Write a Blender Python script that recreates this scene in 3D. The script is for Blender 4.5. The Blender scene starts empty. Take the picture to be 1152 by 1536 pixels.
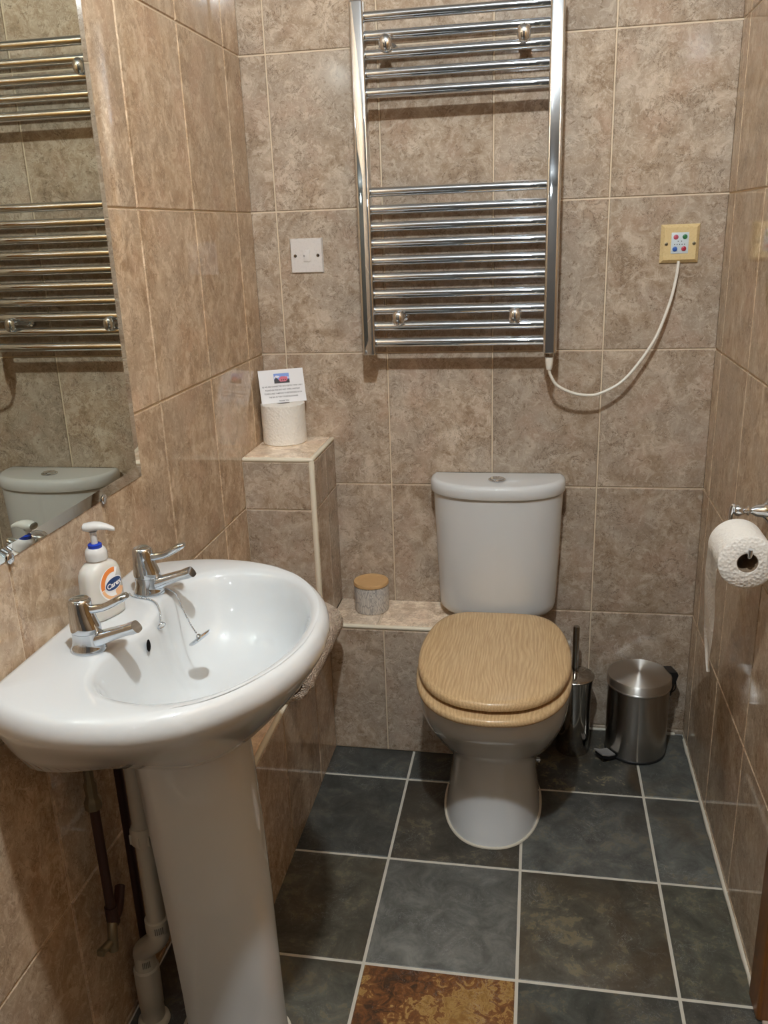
import bpy, bmesh, math, random
from mathutils import Vector, Matrix
random.seed(7)
SC = bpy.context.scene
COL = SC.collection
PI = math.pi

# ------------------------------------------------------------------ materials
def new_mat(name):
    m = bpy.data.materials.new(name); m.use_nodes = True
    nt = m.node_tree
    return m, nt, nt.nodes['Principled BSDF']

def N(nt, typ, **kw):
    n = nt.nodes.new(typ)
    for k, v in kw.items(): setattr(n, k, v)
    return n

def setin(n, **kw):
    for k, v in kw.items():
        n.inputs[k.replace('_', ' ')].default_value = v

def plain(name, col, rough=.4, metal=0., spec=.5, coat=0., trans=0., bump=0., bscale=200., ior=1.5, sub=0.):
    m, nt, b = new_mat(name)
    b.inputs['Base Color'].default_value = (*col, 1)
    b.inputs['Roughness'].default_value = rough
    b.inputs['Metallic'].default_value = metal
    b.inputs['Specular IOR Level'].default_value = spec
    b.inputs['Coat Weight'].default_value = coat
    b.inputs['Transmission Weight'].default_value = trans
    b.inputs['IOR'].default_value = ior
    if sub:
        b.inputs['Subsurface Weight'].default_value = sub
        b.inputs['Subsurface Radius'].default_value = (.01, .008, .006)
    # a faint procedural unevenness of the surface
    tc = N(nt, 'ShaderNodeTexCoord'); no = N(nt, 'ShaderNodeTexNoise')
    no.inputs['Scale'].default_value = bscale; no.inputs['Detail'].default_value = 3
    nt.links.new(tc.outputs['Object'], no.inputs['Vector'])
    if bump:
        bp = N(nt, 'ShaderNodeBump'); bp.inputs['Strength'].default_value = bump; bp.inputs['Distance'].default_value = .001
        nt.links.new(no.outputs['Fac'], bp.inputs['Height']); nt.links.new(bp.outputs['Normal'], b.inputs['Normal'])
    else:
        mr = N(nt, 'ShaderNodeMapRange')
        mr.inputs['To Min'].default_value = max(rough * .85, 0); mr.inputs['To Max'].default_value = min(rough * 1.15, 1)
        nt.links.new(no.outputs['Fac'], mr.inputs['Value']); nt.links.new(mr.outputs['Result'], b.inputs['Roughness'])
    return m

def mixc(nt, fac, a, b, typ='MIX'):
    n = N(nt, 'ShaderNodeMix', data_type='RGBA', blend_type=typ)
    for sock, v in ((n.inputs['Factor'], fac), (n.inputs['A'], a), (n.inputs['B'], b)):
        if hasattr(v, 'node'): nt.links.new(v, sock)
        elif isinstance(v, (tuple, list)): sock.default_value = (*v, 1)
        else: sock.default_value = v
    # rgba sockets are the ones of index 6, 7
    for i, v in ((6, a), (7, b)):
        if hasattr(v, 'node'): nt.links.new(v, n.inputs[i])
        else: n.inputs[i].default_value = (*v, 1)
    return n.outputs[2]

def math_(nt, op, a, b=None, clamp=False):
    n = N(nt, 'ShaderNodeMath', operation=op); n.use_clamp = clamp
    for i, v in enumerate((a, b)):
        if v is None: continue
        if hasattr(v, 'node'): nt.links.new(v, n.inputs[i])
        else: n.inputs[i].default_value = v
    return n.outputs[0]

def noise(nt, vec, scale, detail=4, rough=.55, dist=0.):
    n = N(nt, 'ShaderNodeTexNoise'); n.inputs['Scale'].default_value = scale; n.inputs['Detail'].default_value = detail
    n.inputs['Roughness'].default_value = rough; n.inputs['Distortion'].default_value = dist
    nt.links.new(vec, n.inputs['Vector'])
    return n.outputs['Fac']

def ramp(nt, fac, stops):
    r = N(nt, 'ShaderNodeValToRGB'); e = r.color_ramp.elements
    while len(e) < len(stops): e.new(.5)
    for el, (p, c) in zip(e, stops):
        el.position = p; el.color = (*c, 1) if isinstance(c, (tuple, list)) else (c, c, c, 1)
    nt.links.new(fac, r.inputs['Fac'])
    return r.outputs['Color']

def tile_coords(nt, spread=3.7):
    tc = N(nt, 'ShaderNodeTexCoord'); at = N(nt, 'ShaderNodeAttribute'); at.attribute_name = 'tid'
    sc = N(nt, 'ShaderNodeVectorMath', operation='SCALE'); sc.inputs['Scale'].default_value = spread
    cb = N(nt, 'ShaderNodeCombineXYZ')
    a1 = math_(nt, 'MULTIPLY', at.outputs['Fac'], 7.13); a2 = math_(nt, 'MULTIPLY', at.outputs['Fac'], 13.7)
    nt.links.new(at.outputs['Fac'], cb.inputs[0]); nt.links.new(a1, cb.inputs[1]); nt.links.new(a2, cb.inputs[2])
    nt.links.new(cb.outputs[0], sc.inputs[0])
    ad = N(nt, 'ShaderNodeVectorMath', operation='ADD')
    nt.links.new(tc.outputs['Object'], ad.inputs[0]); nt.links.new(sc.outputs[0], ad.inputs[1])
    return ad.outputs[0], at.outputs['Fac']

def tile_material(name, stretch=(1, 1, 1), tint=(1, 1, 1), contrast=1., rough=.10, spec=.42):
    """beige marbled ceramic wall tile with fine brown veins and cream swirls"""
    m, nt, b = new_mat(name)
    v0, tid = tile_coords(nt)
    mp = N(nt, 'ShaderNodeMapping'); mp.inputs['Scale'].default_value = stretch
    nt.links.new(v0, mp.inputs['Vector']); v = mp.outputs[0]
    big = noise(nt, v, 6, 3, .5, .4)
    mid = noise(nt, v, 17, 9, .72, .7)
    fine = noise(nt, v, 70, 7, .72, .8)
    T = lambda c: tuple(x * t for x, t in zip(c, tint))
    base = ramp(nt, mid, [(.36, T((.240, .165, .105))), (.46, T((.330, .240, .162))), (.55, T((.410, .315, .225))), (.66, T((.530, .430, .325)))])
    cool = mixc(nt, math_(nt, 'MULTIPLY', ramp(nt, big, [(.42, 0), (.60, 1)]), .55), base, T((.35, .285, .222)))
    pk = mixc(nt, math_(nt, 'MULTIPLY', ramp(nt, noise(nt, v, 9, 3, .5), [(.52, 0), (.66, 1)]), .40), cool, T((.40, .265, .185)))
    # cream flakes with crisp borders
    fl = noise(nt, v, 33, 5, .6, 1.3)
    c0 = mixc(nt, math_(nt, 'MULTIPLY', ramp(nt, fl, [(.57, 0), (.60, 1)]), .42), pk, T((.56, .46, .355)))
    dk = ramp(nt, fine, [(.36, 1), (.43, 0)])
    c1 = mixc(nt, math_(nt, 'MULTIPLY', dk, .55 * contrast), c0, T((.165, .108, .066)))
    # thin veins: where a warped noise crosses its middle value
    vn = noise(nt, v, 21, 8, .68, 1.5)
    rid = math_(nt, 'ABSOLUTE', math_(nt, 'SUBTRACT', vn, .5))
    vein = ramp(nt, rid, [(.0, 1), (.014, 0)])
    gate = ramp(nt, noise(nt, v, 13, 4), [(.46, 0), (.56, 1)])
    c2 = mixc(nt, math_(nt, 'MULTIPLY', math_(nt, 'MULTIPLY', vein, gate), .80 * contrast), c1, T((.125, .083, .054)))
    sw = noise(nt, v, 40, 5, .6, 1.6)
    rid2 = math_(nt, 'ABSOLUTE', math_(nt, 'SUBTRACT', sw, .52))
    c3 = mixc(nt, math_(nt, 'MULTIPLY', ramp(nt, rid2, [(.0, 1), (.020, 0)]), .46), c2, T((.60, .50, .39)))
    # every tile a little lighter or darker
    wn = N(nt, 'ShaderNodeTexWhiteNoise', noise_dimensions='1D'); nt.links.new(tid, wn.inputs['W'])
    mr = N(nt, 'ShaderNodeMapRange'); mr.inputs['To Min'].default_value = .90; mr.inputs['To Max'].default_value = 1.07
    nt.links.new(wn.outputs['Value'], mr.inputs['Value'])
    hs = N(nt, 'ShaderNodeHueSaturation'); nt.links.new(mr.outputs[0], hs.inputs['Value']); nt.links.new(c3, hs.inputs['Color'])
    nt.links.new(hs.outputs['Color'], b.inputs['Base Color'])
    b.inputs['Roughness'].default_value = rough
    b.inputs['Specular IOR Level'].default_value = spec
    bp = N(nt, 'ShaderNodeBump'); bp.inputs['Strength'].default_value = .07; bp.inputs['Distance'].default_value = .0006
    nt.links.new(noise(nt, v0, 9, 2), bp.inputs['Height']); nt.links.new(bp.outputs['Normal'], b.inputs['Normal'])
    return m

def slate_material():
    m, nt, b = new_mat('slate')
    v, tid = tile_coords(nt, 5.1)
    at = N(nt, 'ShaderNodeAttribute'); at.attribute_name = 'tint'
    pa = N(nt, 'ShaderNodeAttribute'); pa.attribute_name = 'patch'
    ru = N(nt, 'ShaderNodeAttribute'); ru.attribute_name = 'rust'
    n1 = noise(nt, v, 16, 9, .70, .6)
    n2 = noise(nt, v, 6, 4, .55, 1.0)
    n3 = noise(nt, v, 45, 7, .7, 1.2)
    lum = ramp(nt, n1, [(.32, .62), (.5, 1.15), (.68, 1.85)])
    base = mixc(nt, 1., at.outputs['Color'], lum, 'MULTIPLY')
    # ochre and olive patches with sharp borders
    pm = ramp(nt, math_(nt, 'ADD', math_(nt, 'MULTIPLY', n1, .55), math_(nt, 'MULTIPLY', n3, .45)), [(.545, 0), (.562, 1)])
    pmask = math_(nt, 'MULTIPLY', pm, pa.outputs['Fac'], True)
    c1 = mixc(nt, pmask, base, (.185, .155, .095))
    br = math_(nt, 'MULTIPLY', ramp(nt, n2, [(.48, 0), (.66, 1)]), math_(nt, 'MULTIPLY', pa.outputs['Fac'], .8), True)
    c2 = mixc(nt, br, c1, (.075, .052, .030))
    # rust coloured stone
    rr = ramp(nt, math_(nt, 'ADD', math_(nt, 'MULTIPLY', n2, .5), math_(nt, 'MULTIPLY', n3, .5)),
              [(.38, (.055, .028, .014)), (.45, (.16, .062, .020)), (.50, (.22, .095, .028)), (.512, (.42, .26, .09)), (.56, (.30, .165, .045)), (.60, (.24, .115, .03))])
    c3 = mixc(nt, ru.outputs['Fac'], c2, rr)
    # pale scratches and chalky dust
    vn = noise(nt, v, 22, 6, .6, 2.5)
    sc_ = ramp(nt, math_(nt, 'ABSOLUTE', math_(nt, 'SUBTRACT', vn, .5)), [(0, 1), (.010, 0)])
    g = ramp(nt, noise(nt, v, 9, 3), [(.50, 0), (.62, 1)])
    c4 = mixc(nt, math_(nt, 'MULTIPLY', math_(nt, 'MULTIPLY', sc_, g), .45), c3, (.40, .42, .42))
    dust = ramp(nt, noise(nt, v, 130, 3, .8), [(.62, 0), (.74, 1)])
    c5 = mixc(nt, math_(nt, 'MULTIPLY', dust, .22), c4, (.36, .38, .38))
    nt.links.new(c5, b.inputs['Base Color'])
    rg = N(nt, 'ShaderNodeMapRange'); rg.inputs['To Min'].default_value = .26; rg.inputs['To Max'].default_value = .55
    nt.links.new(n1, rg.inputs['Value']); nt.links.new(rg.outputs[0], b.inputs['Roughness'])
    b.inputs['Specular IOR Level'].default_value = .45
    bp = N(nt, 'ShaderNodeBump'); bp.inputs['Strength'].default_value = .5; bp.inputs['Distance'].default_value = .002
    h = math_(nt, 'ADD', math_(nt, 'MULTIPLY', n1, .7), math_(nt, 'MULTIPLY', n3, .3))
    nt.links.new(h, bp.inputs['Height']); nt.links.new(bp.outputs['Normal'], b.inputs['Normal'])
    return m

def wood_material(name, light, dark, along=1, scale=1., rough=.3, cathedral=True):
    """straight and cathedral oak grain running along one axis"""
    m, nt, b = new_mat(name)
    tc = N(nt, 'ShaderNodeTexCoord'); mp = N(nt, 'ShaderNodeMapping')
    s = [8., 8., 8.]; s[along] = 3.0
    mp.inputs['Scale'].default_value = [x * scale for x in s]
    nt.links.new(tc.outputs['Object'], mp.inputs['Vector'])
    w1 = noise(nt, mp.outputs[0], 1.0, 2, .35, .1)
    mp3 = N(nt, 'ShaderNodeMapping'); s3 = [40., 40., 40.]; s3[along] = 7.
    mp3.inputs['Scale'].default_value = [x * scale for x in s3]; nt.links.new(tc.outputs['Object'], mp3.inputs['Vector'])
    wob = noise(nt, mp3.outputs[0], 1., 2)
    sp = N(nt, 'ShaderNodeSeparateXYZ'); nt.links.new(tc.outputs['Object'], sp.inputs[0])
    cross = sp.outputs[0 if along != 0 else 1]
    ph = math_(nt, 'ADD', math_(nt, 'ADD', math_(nt, 'MULTIPLY', cross, 125. * scale), math_(nt, 'MULTIPLY', w1, 14.)), math_(nt, 'MULTIPLY', wob, .2))
    rings = math_(nt, 'FRACT', ph)
    ringc = ramp(nt, rings, [(.0, .0), (.30, .25), (.62, 1), (.80, .45)])
    mp2 = N(nt, 'ShaderNodeMapping'); s2 = [420., 420., 420.]; s2[along] = 14.
    mp2.inputs['Scale'].default_value = [x * scale for x in s2]
    nt.links.new(tc.outputs['Object'], mp2.inputs['Vector'])
    pores = ramp(nt, noise(nt, mp2.outputs[0], 1., 3, .6), [(.40, 1), (.56, 0)])
    c1 = mixc(nt, math_(nt, 'MULTIPLY', ringc, .42 if cathedral else .3), light, dark)
    c2 = mixc(nt, math_(nt, 'MULTIPLY', pores, .42), c1, dark)
    nt.links.new(c2, b.inputs['Base Color'])
    b.inputs['Roughness'].default_value = rough
    return m

def brushed(name, col, rough, radial=False):
    m, nt, b = new_mat(name)
    b.inputs['Base Color'].default_value = (*col, 1); b.inputs['Metallic'].default_value = 1
    b.inputs['Roughness'].default_value = rough
    b.inputs['Anisotropic'].default_value = .97 if radial else .85; b.inputs['Anisotropic Rotation'].default_value = .25
    tg = N(nt, 'ShaderNodeTangent', direction_type='RADIAL', axis='Z')
    nt.links.new(tg.outputs[0], b.inputs['Tangent'])
    return m

def jar_material():
    """off-white glaze with looping thin grey outlines"""
    m, nt, b = new_mat('jar_glaze')
    tc = N(nt, 'ShaderNodeTexCoord')
    sp = N(nt, 'ShaderNodeSeparateXYZ'); nt.links.new(tc.outputs['Object'], sp.inputs[0])
    ang = math_(nt, 'ARCTAN2', sp.outputs[1], sp.outputs[0])
    cb = N(nt, 'ShaderNodeCombineXYZ')
    nt.links.new(math_(nt, 'MULTIPLY', ang, 5.6), cb.inputs[0]); nt.links.new(math_(nt, 'MULTIPLY', sp.outputs[2], 27.), cb.inputs[1])
    vo = N(nt, 'ShaderNodeTexVoronoi', feature='DISTANCE_TO_EDGE'); vo.inputs['Scale'].default_value = 1.15
    nt.links.new(cb.outputs[0], vo.inputs['Vector'])
    l1 = ramp(nt, vo.outputs['Distance'], [(.03, 1), (.075, 0)])
    vo2 = N(nt, 'ShaderNodeTexVoronoi', feature='F1'); vo2.inputs['Scale'].default_value = 1.15
    nt.links.new(cb.outputs[0], vo2.inputs['Vector'])
    l2 = ramp(nt, math_(nt, 'ABSOLUTE', math_(nt, 'SUBTRACT', vo2.outputs['Distance'], .30)), [(.02, 1), (.06, 0)])
    c = mixc(nt, math_(nt, 'MULTIPLY', math_(nt, 'MAXIMUM', l1, l2), .62), (.62, .58, .53), (.17, .165, .17))
    nt.links.new(c, b.inputs['Base Color']); b.inputs['Roughness'].default_value = .3
    return m

def paper_material(name, col, quilt=0.):
    m, nt, b = new_mat(name)
    b.inputs['Base Color'].default_value = (*col, 1); b.inputs['Roughness'].default_value = .85
    b.inputs['Specular IOR Level'].default_value = .2
    tc = N(nt, 'ShaderNodeTexCoord')
    vo = N(nt, 'ShaderNodeTexVoronoi'); vo.inputs['Scale'].default_value = 170
    nt.links.new(tc.outputs['Object'], vo.inputs['Vector'])
    bp = N(nt, 'ShaderNodeBump'); bp.inputs['Strength'].default_value = quilt; bp.inputs['Distance'].default_value = .002
    nt.links.new(vo.outputs['Distance'], bp.inputs['Height']); nt.links.new(bp.outputs['Normal'], b.inputs['Normal'])
    return m

def towel_material():
    m, nt, b = new_mat('terry_cloth')
    tc = N(nt, 'ShaderNodeTexCoord')
    vo = N(nt, 'ShaderNodeTexVoronoi'); vo.inputs['Scale'].default_value = 230
    nt.links.new(tc.outputs['Object'], vo.inputs['Vector'])
    n = noise(nt, tc.outputs['Object'], 60, 4)
    c = mixc(nt, ramp(nt, n, [(.35, 0), (.65, 1)]), (.62, .49, .39), (.80, .68, .56))
    nt.links.new(c, b.inputs['Base Color']); b.inputs['Roughness'].default_value = .95
    b.inputs['Specular IOR Level'].default_value = .1
    bp = N(nt, 'ShaderNodeBump'); bp.inputs['Strength'].default_value = 1.; bp.inputs['Distance'].default_value = .006
    nt.links.new(vo.outputs['Distance'], bp.inputs['Height']); nt.links.new(bp.outputs['Normal'], b.inputs['Normal'])
    return m

def emit(name, col, s):
    m, nt, b = new_mat(name)
    b.inputs['Base Color'].default_value = (*col, 1)
    b.inputs['Emission Color'].default_value = (*col, 1); b.inputs['Emission Strength'].default_value = s
    return m

M = {}
M['tile_back'] = tile_material('marbled_tile', (1, 1, 1), (1.17, 1.22, 1.29), 1.25)
M['tile_left'] = tile_material('marbled_tile_left', (1, 1.0, .85), (1.36, 1.31, 1.22), .95, .05, .62)
M['tile_right'] = tile_material('marbled_tile_right', (1, 1.0, .85), (1.34, 1.30, 1.22), .9, .05, .62)
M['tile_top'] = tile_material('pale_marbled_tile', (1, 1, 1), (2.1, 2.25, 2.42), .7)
M['grout'] = plain('cream_grout', (.66, .55, .41), .8, spec=.2, bump=.3, bscale=400)
M['slate'] = slate_material()
M['floor_grout'] = plain('grey_grout', (.60, .57, .49), .85, spec=.2, bump=.5, bscale=300)
M['trim'] = plain('cream_plastic_trim', (.80, .74, .60), .3)
M['sealant'] = plain('white_sealant', (.66, .62, .52), .5, bump=.4, bscale=150)
M['ceramic'] = plain('white_vitreous_china', (.660, .685, .695), .04, spec=.5, coat=.5)
M['chrome'] = plain('chrome', (.755, .80, .855), .03, metal=1)
M['tapchrome'] = plain('polished_chrome', (.65, .70, .755), .04, metal=1)
M['steel'] = brushed('brushed_steel', (.43, .41, .385), .24)
M['steel_lid'] = brushed('spun_steel', (.66, .64, .61), .44, True)
M['darkchrome'] = plain('dark_polished_steel', (.42, .40, .37), .10, metal=1)
M['plate'] = plain('satin_steel', (.70, .69, .67), .35, metal=.6)
M['black'] = plain('black_plastic', (.012, .012, .013), .4)
M['hole'] = plain('dark_void', (.006, .005, .005), .9, spec=.1)
M['oak'] = wood_material('light_oak_laminate', (.68, .49, .275), (.40, .25, .115), 1, 1., .22)
M['bamboo'] = wood_material('bamboo', (.66, .42, .20), (.50, .28, .11), 0, 2., .5, False)
M['stain'] = wood_material('orange_stained_wood', (.30, .115, .018), (.13, .040, .005), 2, 1., .3, False)
M['jar'] = jar_material()
M['paper'] = paper_material('tissue_paper', (.84, .81, .75), .7)
M['card'] = plain('white_card', (.80, .80, .82), .5)
M['ink'] = plain('black_ink', (.03, .03, .035), .7)
M['sky_print'] = plain('blue_print', (.20, .33, .75), .5)
M['cloud_print'] = plain('pale_print', (.72, .72, .85), .5)
M['pink_print'] = plain('pink_print', (.62, .13, .20), .5)
M['dark_print'] = plain('dark_print', (.02, .016, .02), .5)
M['core'] = plain('brown_cardboard', (.24, .17, .11), .9)
M['towel'] = towel_material()
M['white_plastic'] = plain('white_plastic', (.70, .66, .63), .28)
M['cream_plastic'] = plain('cream_plastic', (.70, .54, .28), .28)
M['cable'] = plain('white_flex', (.80, .77, .69), .35)
M['grey_pipe'] = plain('grey_white_pipe', (.52, .49, .42), .4)
M['pipe_print'] = plain('grey_stamp', (.17, .16, .14), .6)
M['copper'] = plain('tarnished_copper', (.060, .028, .022), .45, metal=.4)
M['brass'] = plain('dull_brass', (.22, .185, .12), .42, metal=.7)
M['mirror'] = plain('mirror_glass', (.66, .68, .60), 0., metal=1)
M['bevel'] = plain('bevelled_glass', (.80, .81, .77), .02, metal=1)
M['ceiling'] = plain('dimmed_white_paint', (.32, .32, .315), .7, spec=.2)  # white ceiling greyed in colour to stand in for its dimness
M['lamp_far'] = emit('far_lamp_bulb', (.90, .97, 1.), 45)
M['lamp'] = emit('lamp_bulb', (.90, .97, 1.), 506)
M['soap'] = plain('clear_soap_bottle', (.97, .94, .87), .06, trans=.35, ior=1.36, sub=.25)
M['frost'] = plain('frosted_plastic', (.93, .93, .91), .15, trans=.35, ior=1.3)
M['blue'] = plain('blue_plastic', (.012, .045, .42), .25)
M['label_orange'] = plain('orange_label', (.83, .25, .055), .35)
M['label_peach'] = plain('peach_label', (.86, .50, .26), .35)
M['label_navy'] = plain('navy_label', (.012, .045, .165), .3)
M['label_white'] = plain('white_label', (.88, .88, .90), .4)
M['sticker'] = plain('pale_blue_sticker', (.60, .68, .72), .4)
M['red'] = plain('red_button', (.42, .035, .06), .35)
M['pink'] = plain('pink_red_button', (.50, .09, .13), .35)
M['green'] = plain('green_button', (.03, .17, .06), .35)
M['bluebtn'] = plain('blue_button', (.04, .12, .42), .35)
M['threshold'] = plain('pale_threshold', (.52, .40, .32), .7)
M['door'] = wood_material('oak_door', (.45, .25, .09), (.26, .12, .035), 2, 1., .4)

# ------------------------------------------------------------------ mesh helpers
def bm_new(): return bmesh.new()

def link(name, me, parent=None):
    o = bpy.data.objects.new(name, me); COL.objects.link(o)
    if parent is not None: o.parent = parent
    return o

def world_base(o):
    v = Vector((0, 0, 0))
    while o is not None:
        v += o.location; o = o.parent
    return v

def obj(name, bm, mats, parent=None, base=None, angle=38, label=None, subsurf=0):
    """link a bmesh given in world coordinates as one object; `base` puts its origin there when it stands alone"""
    if parent is not None: off = world_base(parent)
    else: off = Vector(base) if base is not None else Vector((0, 0, 0))
    if off.length: bmesh.ops.translate(bm, vec=-off, verts=bm.verts)
    me = bpy.data.meshes.new(name); bm.to_mesh(me); bm.free()
    for f in me.polygons: f.use_smooth = True
    me.set_sharp_from_angle(angle=math.radians(angle))
    for m in (mats if isinstance(mats, (list, tuple)) else [mats]): me.materials.append(m)
    o = link(name, me, parent)
    if parent is None: o.location = off
    if label: o['label'] = label
    if subsurf:
        s = o.modifiers.new('Subdivision', 'SUBSURF'); s.levels = subsurf; s.render_levels = subsurf
    return o

def tag(o, label, cat, group=None):
    o['label'] = label; o['category'] = cat
    if group: o['group'] = group
    return o

def thing(name, loc, label, cat, group=None):
    o = bpy.data.objects.new(name, None); COL.objects.link(o); o.location = loc; o.empty_display_size = .05
    bpy.context.view_layer.update()
    return tag(o, label, cat, group)

def struct(o):
    o['kind'] = 'structure'; return o

def box(bm, lo, hi, bev=0., seg=2, mi=0):
    lo, hi = Vector(lo), Vector(hi)
    r = bmesh.ops.create_cube(bm, size=1.)
    vs = r['verts']
    for v in vs: v.co = Vector((lo[i] + (v.co[i] + .5) * (hi[i] - lo[i]) for i in range(3)))
    fs = {f for v in vs for f in v.link_faces}
    for f in fs: f.material_index = mi
    if bev:
        es = {e for f in fs for e in f.edges}
        r = bmesh.ops.bevel(bm, geom=list(es), offset=bev, segments=seg, profile=.5, affect='EDGES')
        for f in r['faces']: f.material_index = mi
        vs = {v for f in r['faces'] for v in f.verts} | {v for v in vs if v.is_valid}
    return list(vs)

def loft(bm, rings, cap0=True, cap1=True, closed=True, mi=0):
    vr = [[bm.verts.new(p) for p in r] for r in rings]
    n = len(vr[0])
    fs = []
    for a, b in zip(vr, vr[1:]):
        for i in range(n if closed else n - 1):
            j = (i + 1) % n
            fs.append(bm.faces.new((a[i], a[j], b[j], b[i])))
    if cap0: fs.append(bm.faces.new(list(reversed(vr[0]))))
    if cap1: fs.append(bm.faces.new(vr[-1]))
    for f in fs: f.material_index = mi
    return vr

def fix_normals(bm): bmesh.ops.recalc_face_normals(bm, faces=bm.faces)

def lathe(bm, c, prof, n=48, axis='Z', mi=0):
    """prof: (radius, height) pairs around the axis through c"""
    c = Vector(c); rings = []
    for r, h in prof:
        ring = []
        for k in range(n):
            a = 2 * PI * k / n; x, y = max(r, 1e-5) * math.cos(a), max(r, 1e-5) * math.sin(a)
            if axis == 'Z': p = (x, y, h)
            elif axis == 'Y': p = (x, h, y)
            else: p = (h, x, y)
            ring.append(c + Vector(p))
        rings.append(ring)
    loft(bm, rings, True, True, True, mi); fix_normals(bm)

def catmull(pts, sub=8, closed=False):
    pts = [Vector(p) for p in pts]; n = len(pts); out = []
    seg = n if closed else n - 1
    for i in range(seg):
        if closed: p0, p1, p2, p3 = pts[(i - 1) % n], pts[i], pts[(i + 1) % n], pts[(i + 2) % n]
        else: p0, p1, p2, p3 = pts[max(i - 1, 0)], pts[i], pts[i + 1], pts[min(i + 2, n - 1)]
        for k in range(sub):
            t = k / sub
            out.append(.5 * ((2 * p1) + (p2 - p0) * t + (2 * p0 - 5 * p1 + 4 * p2 - p3) * t * t + (3 * p1 - p0 - 3 * p2 + p3) * t ** 3))
    if not closed: out.append(pts[-1])
    return out

def tube(bm, pts, r, n=16, smooth=0, mi=0, flat=1.):
    """round bar along a path; r is a number or one per point"""
    if smooth: 
        rr = r
        pts2 = catmull(pts, smooth)
        if isinstance(r, (list, tuple)):
            rr = [r[min(int(i / smooth), len(r) - 1)] * (1 - (i % smooth) / smooth) + r[min(int(i / smooth) + 1, len(r) - 1)] * ((i % smooth) / smooth) for i in range(len(pts2))]
        pts, r = pts2, rr
    pts = [Vector(p) for p in pts]
    if not isinstance(r, (list, tuple)): r = [r] * len(pts)
    t0 = (pts[1] - pts[0]).normalized()
    u = t0.orthogonal().normalized(); rings = []
    for i, p in enumerate(pts):
        a = pts[max(i - 1, 0)]; b = pts[min(i + 1, len(pts) - 1)]
        t = (b - a).normalized()
        u = (u - t * u.dot(t)).normalized(); w = t.cross(u)
        rings.append([p + (u * math.cos(2 * PI * k / n) + w * math.sin(2 * PI * k / n) * flat) * r[i] for k in range(n)])
    loft(bm, rings, True, True, True, mi); fix_normals(bm)

def ball(bm, c, r, sx=1, sy=1, sz=1, u=20, v=12, mi=0):
    res = bmesh.ops.create_uvsphere(bm, u_segments=u, v_segments=v, radius=r)
    for q in res['verts']: q.co = Vector((q.co.x * sx, q.co.y * sy, q.co.z * sz)) + Vector(c)
    for f in {f for q in res['verts'] for f in q.link_faces}: f.material_index = mi

def mirror_half(half, cx):
    """half outline (dx, y) from back centre to front centre -> closed outline"""
    a = catmull([(x, y, 0) for x, y in half], 6)
    pts = [(cx + p.x, p.y) for p in a]
    pts += [(cx - p.x, p.y) for p in reversed(a[1:-1])]
    return pts

def inset(poly, d):
    n = len(poly); out = []
    area = sum(poly[i][0] * poly[(i + 1) % n][1] - poly[(i + 1) % n][0] * poly[i][1] for i in range(n))
    s = 1 if area > 0 else -1
    for i in range(n):
        ax, ay = poly[i - 1]; bx, by = poly[(i + 1) % n]
        tx, ty = bx - ax, by - ay; L = math.hypot(tx, ty) or 1
        out.append((poly[i][0] - s * ty / L * d, poly[i][1] + s * tx / L * d))
    return out

def at_z(poly, z): return [Vector((x, y, z)) for x, y in poly]

def sup(a, b, n=24, e=3.):
    """superellipse section"""
    out = []
    for k in range(n):
        t = 2 * PI * k / n; c, s = math.cos(t), math.sin(t)
        out.append((a * math.copysign(abs(c) ** (2 / e), c), b * math.copysign(abs(s) ** (2 / e), s)))
    return out

def text_bm(body, size, place, align='CENTER', depth=0., shear=0., bold=0.):
    """letters as mesh; place maps (x, y) of the lettering to a point"""
    cu = bpy.data.curves.new('lettering', 'FONT'); cu.body = body; cu.size = size; cu.align_x = align; cu.align_y = 'CENTER'
    cu.shear = shear; cu.offset = bold; cu.resolution_u = 3
    o = bpy.data.objects.new('lettering', cu); COL.objects.link(o)
    bpy.context.view_layer.update()
    me = bpy.data.meshes.new_from_object(o.evaluated_get(bpy.context.evaluated_depsgraph_get()))
    bm = bmesh.new(); bm.from_mesh(me)
    for v in bm.verts: v.co = place(v.co.x, v.co.y)
    bpy.data.objects.remove(o); bpy.data.curves.remove(cu); bpy.data.meshes.remove(me)
    return bm

TID = [0]
def tiles(bm, o, u, v, U, V, mi=0, gap=.0034, lift=.0028, bev=.0019, attrs=None, jitter=0.):
    """tiles between the cuts U and V on the plane o + u*a + v*b, over a grout bed (material 1)"""
    o, u, v = Vector(o), Vector(u), Vector(v); nn = u.cross(v).normalized()
    tid = bm.faces.layers.float.get('tid') or bm.faces.layers.float.new('tid')
    P = lambda a, b, h: bm.verts.new(o + u * a + v * b + nn * h)
    a0, a1, b0, b1 = U[0], U[-1], V[0], V[-1]
    f = bm.faces.new([P(a0, b0, 0), P(a1, b0, 0), P(a1, b1, 0), P(a0, b1, 0)]); f.material_index = 1
    g = gap / 2
    for i in range(len(U) - 1):
        for j in range(len(V) - 1):
            x0, x1, y0, y1 = U[i] + g, U[i + 1] - g, V[j] + g, V[j + 1] - g
            if x1 - x0 < .004 or y1 - y0 < .004: continue
            hh = lift + random.uniform(-jitter, jitter)
            outer = [P(x0, y0, 0), P(x1, y0, 0), P(x1, y1, 0), P(x0, y1, 0)]
            inner = [P(x0 + bev, y0 + bev, hh), P(x1 - bev, y0 + bev, hh), P(x1 - bev, y1 - bev, hh), P(x0 + bev, y1 - bev, hh)]
            fs = [bm.faces.new(inner)] + [bm.faces.new([outer[k], outer[(k + 1) % 4], inner[(k + 1) % 4], inner[k]]) for k in range(4)]
            TID[0] += 1
            for f in fs:
                f[tid] = TID[0] * .137 + random.random()
                if attrs: attrs(f, i, j)
            t = fs[0][tid]
            for f in fs: f[tid] = t; f.material_index = mi

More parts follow.
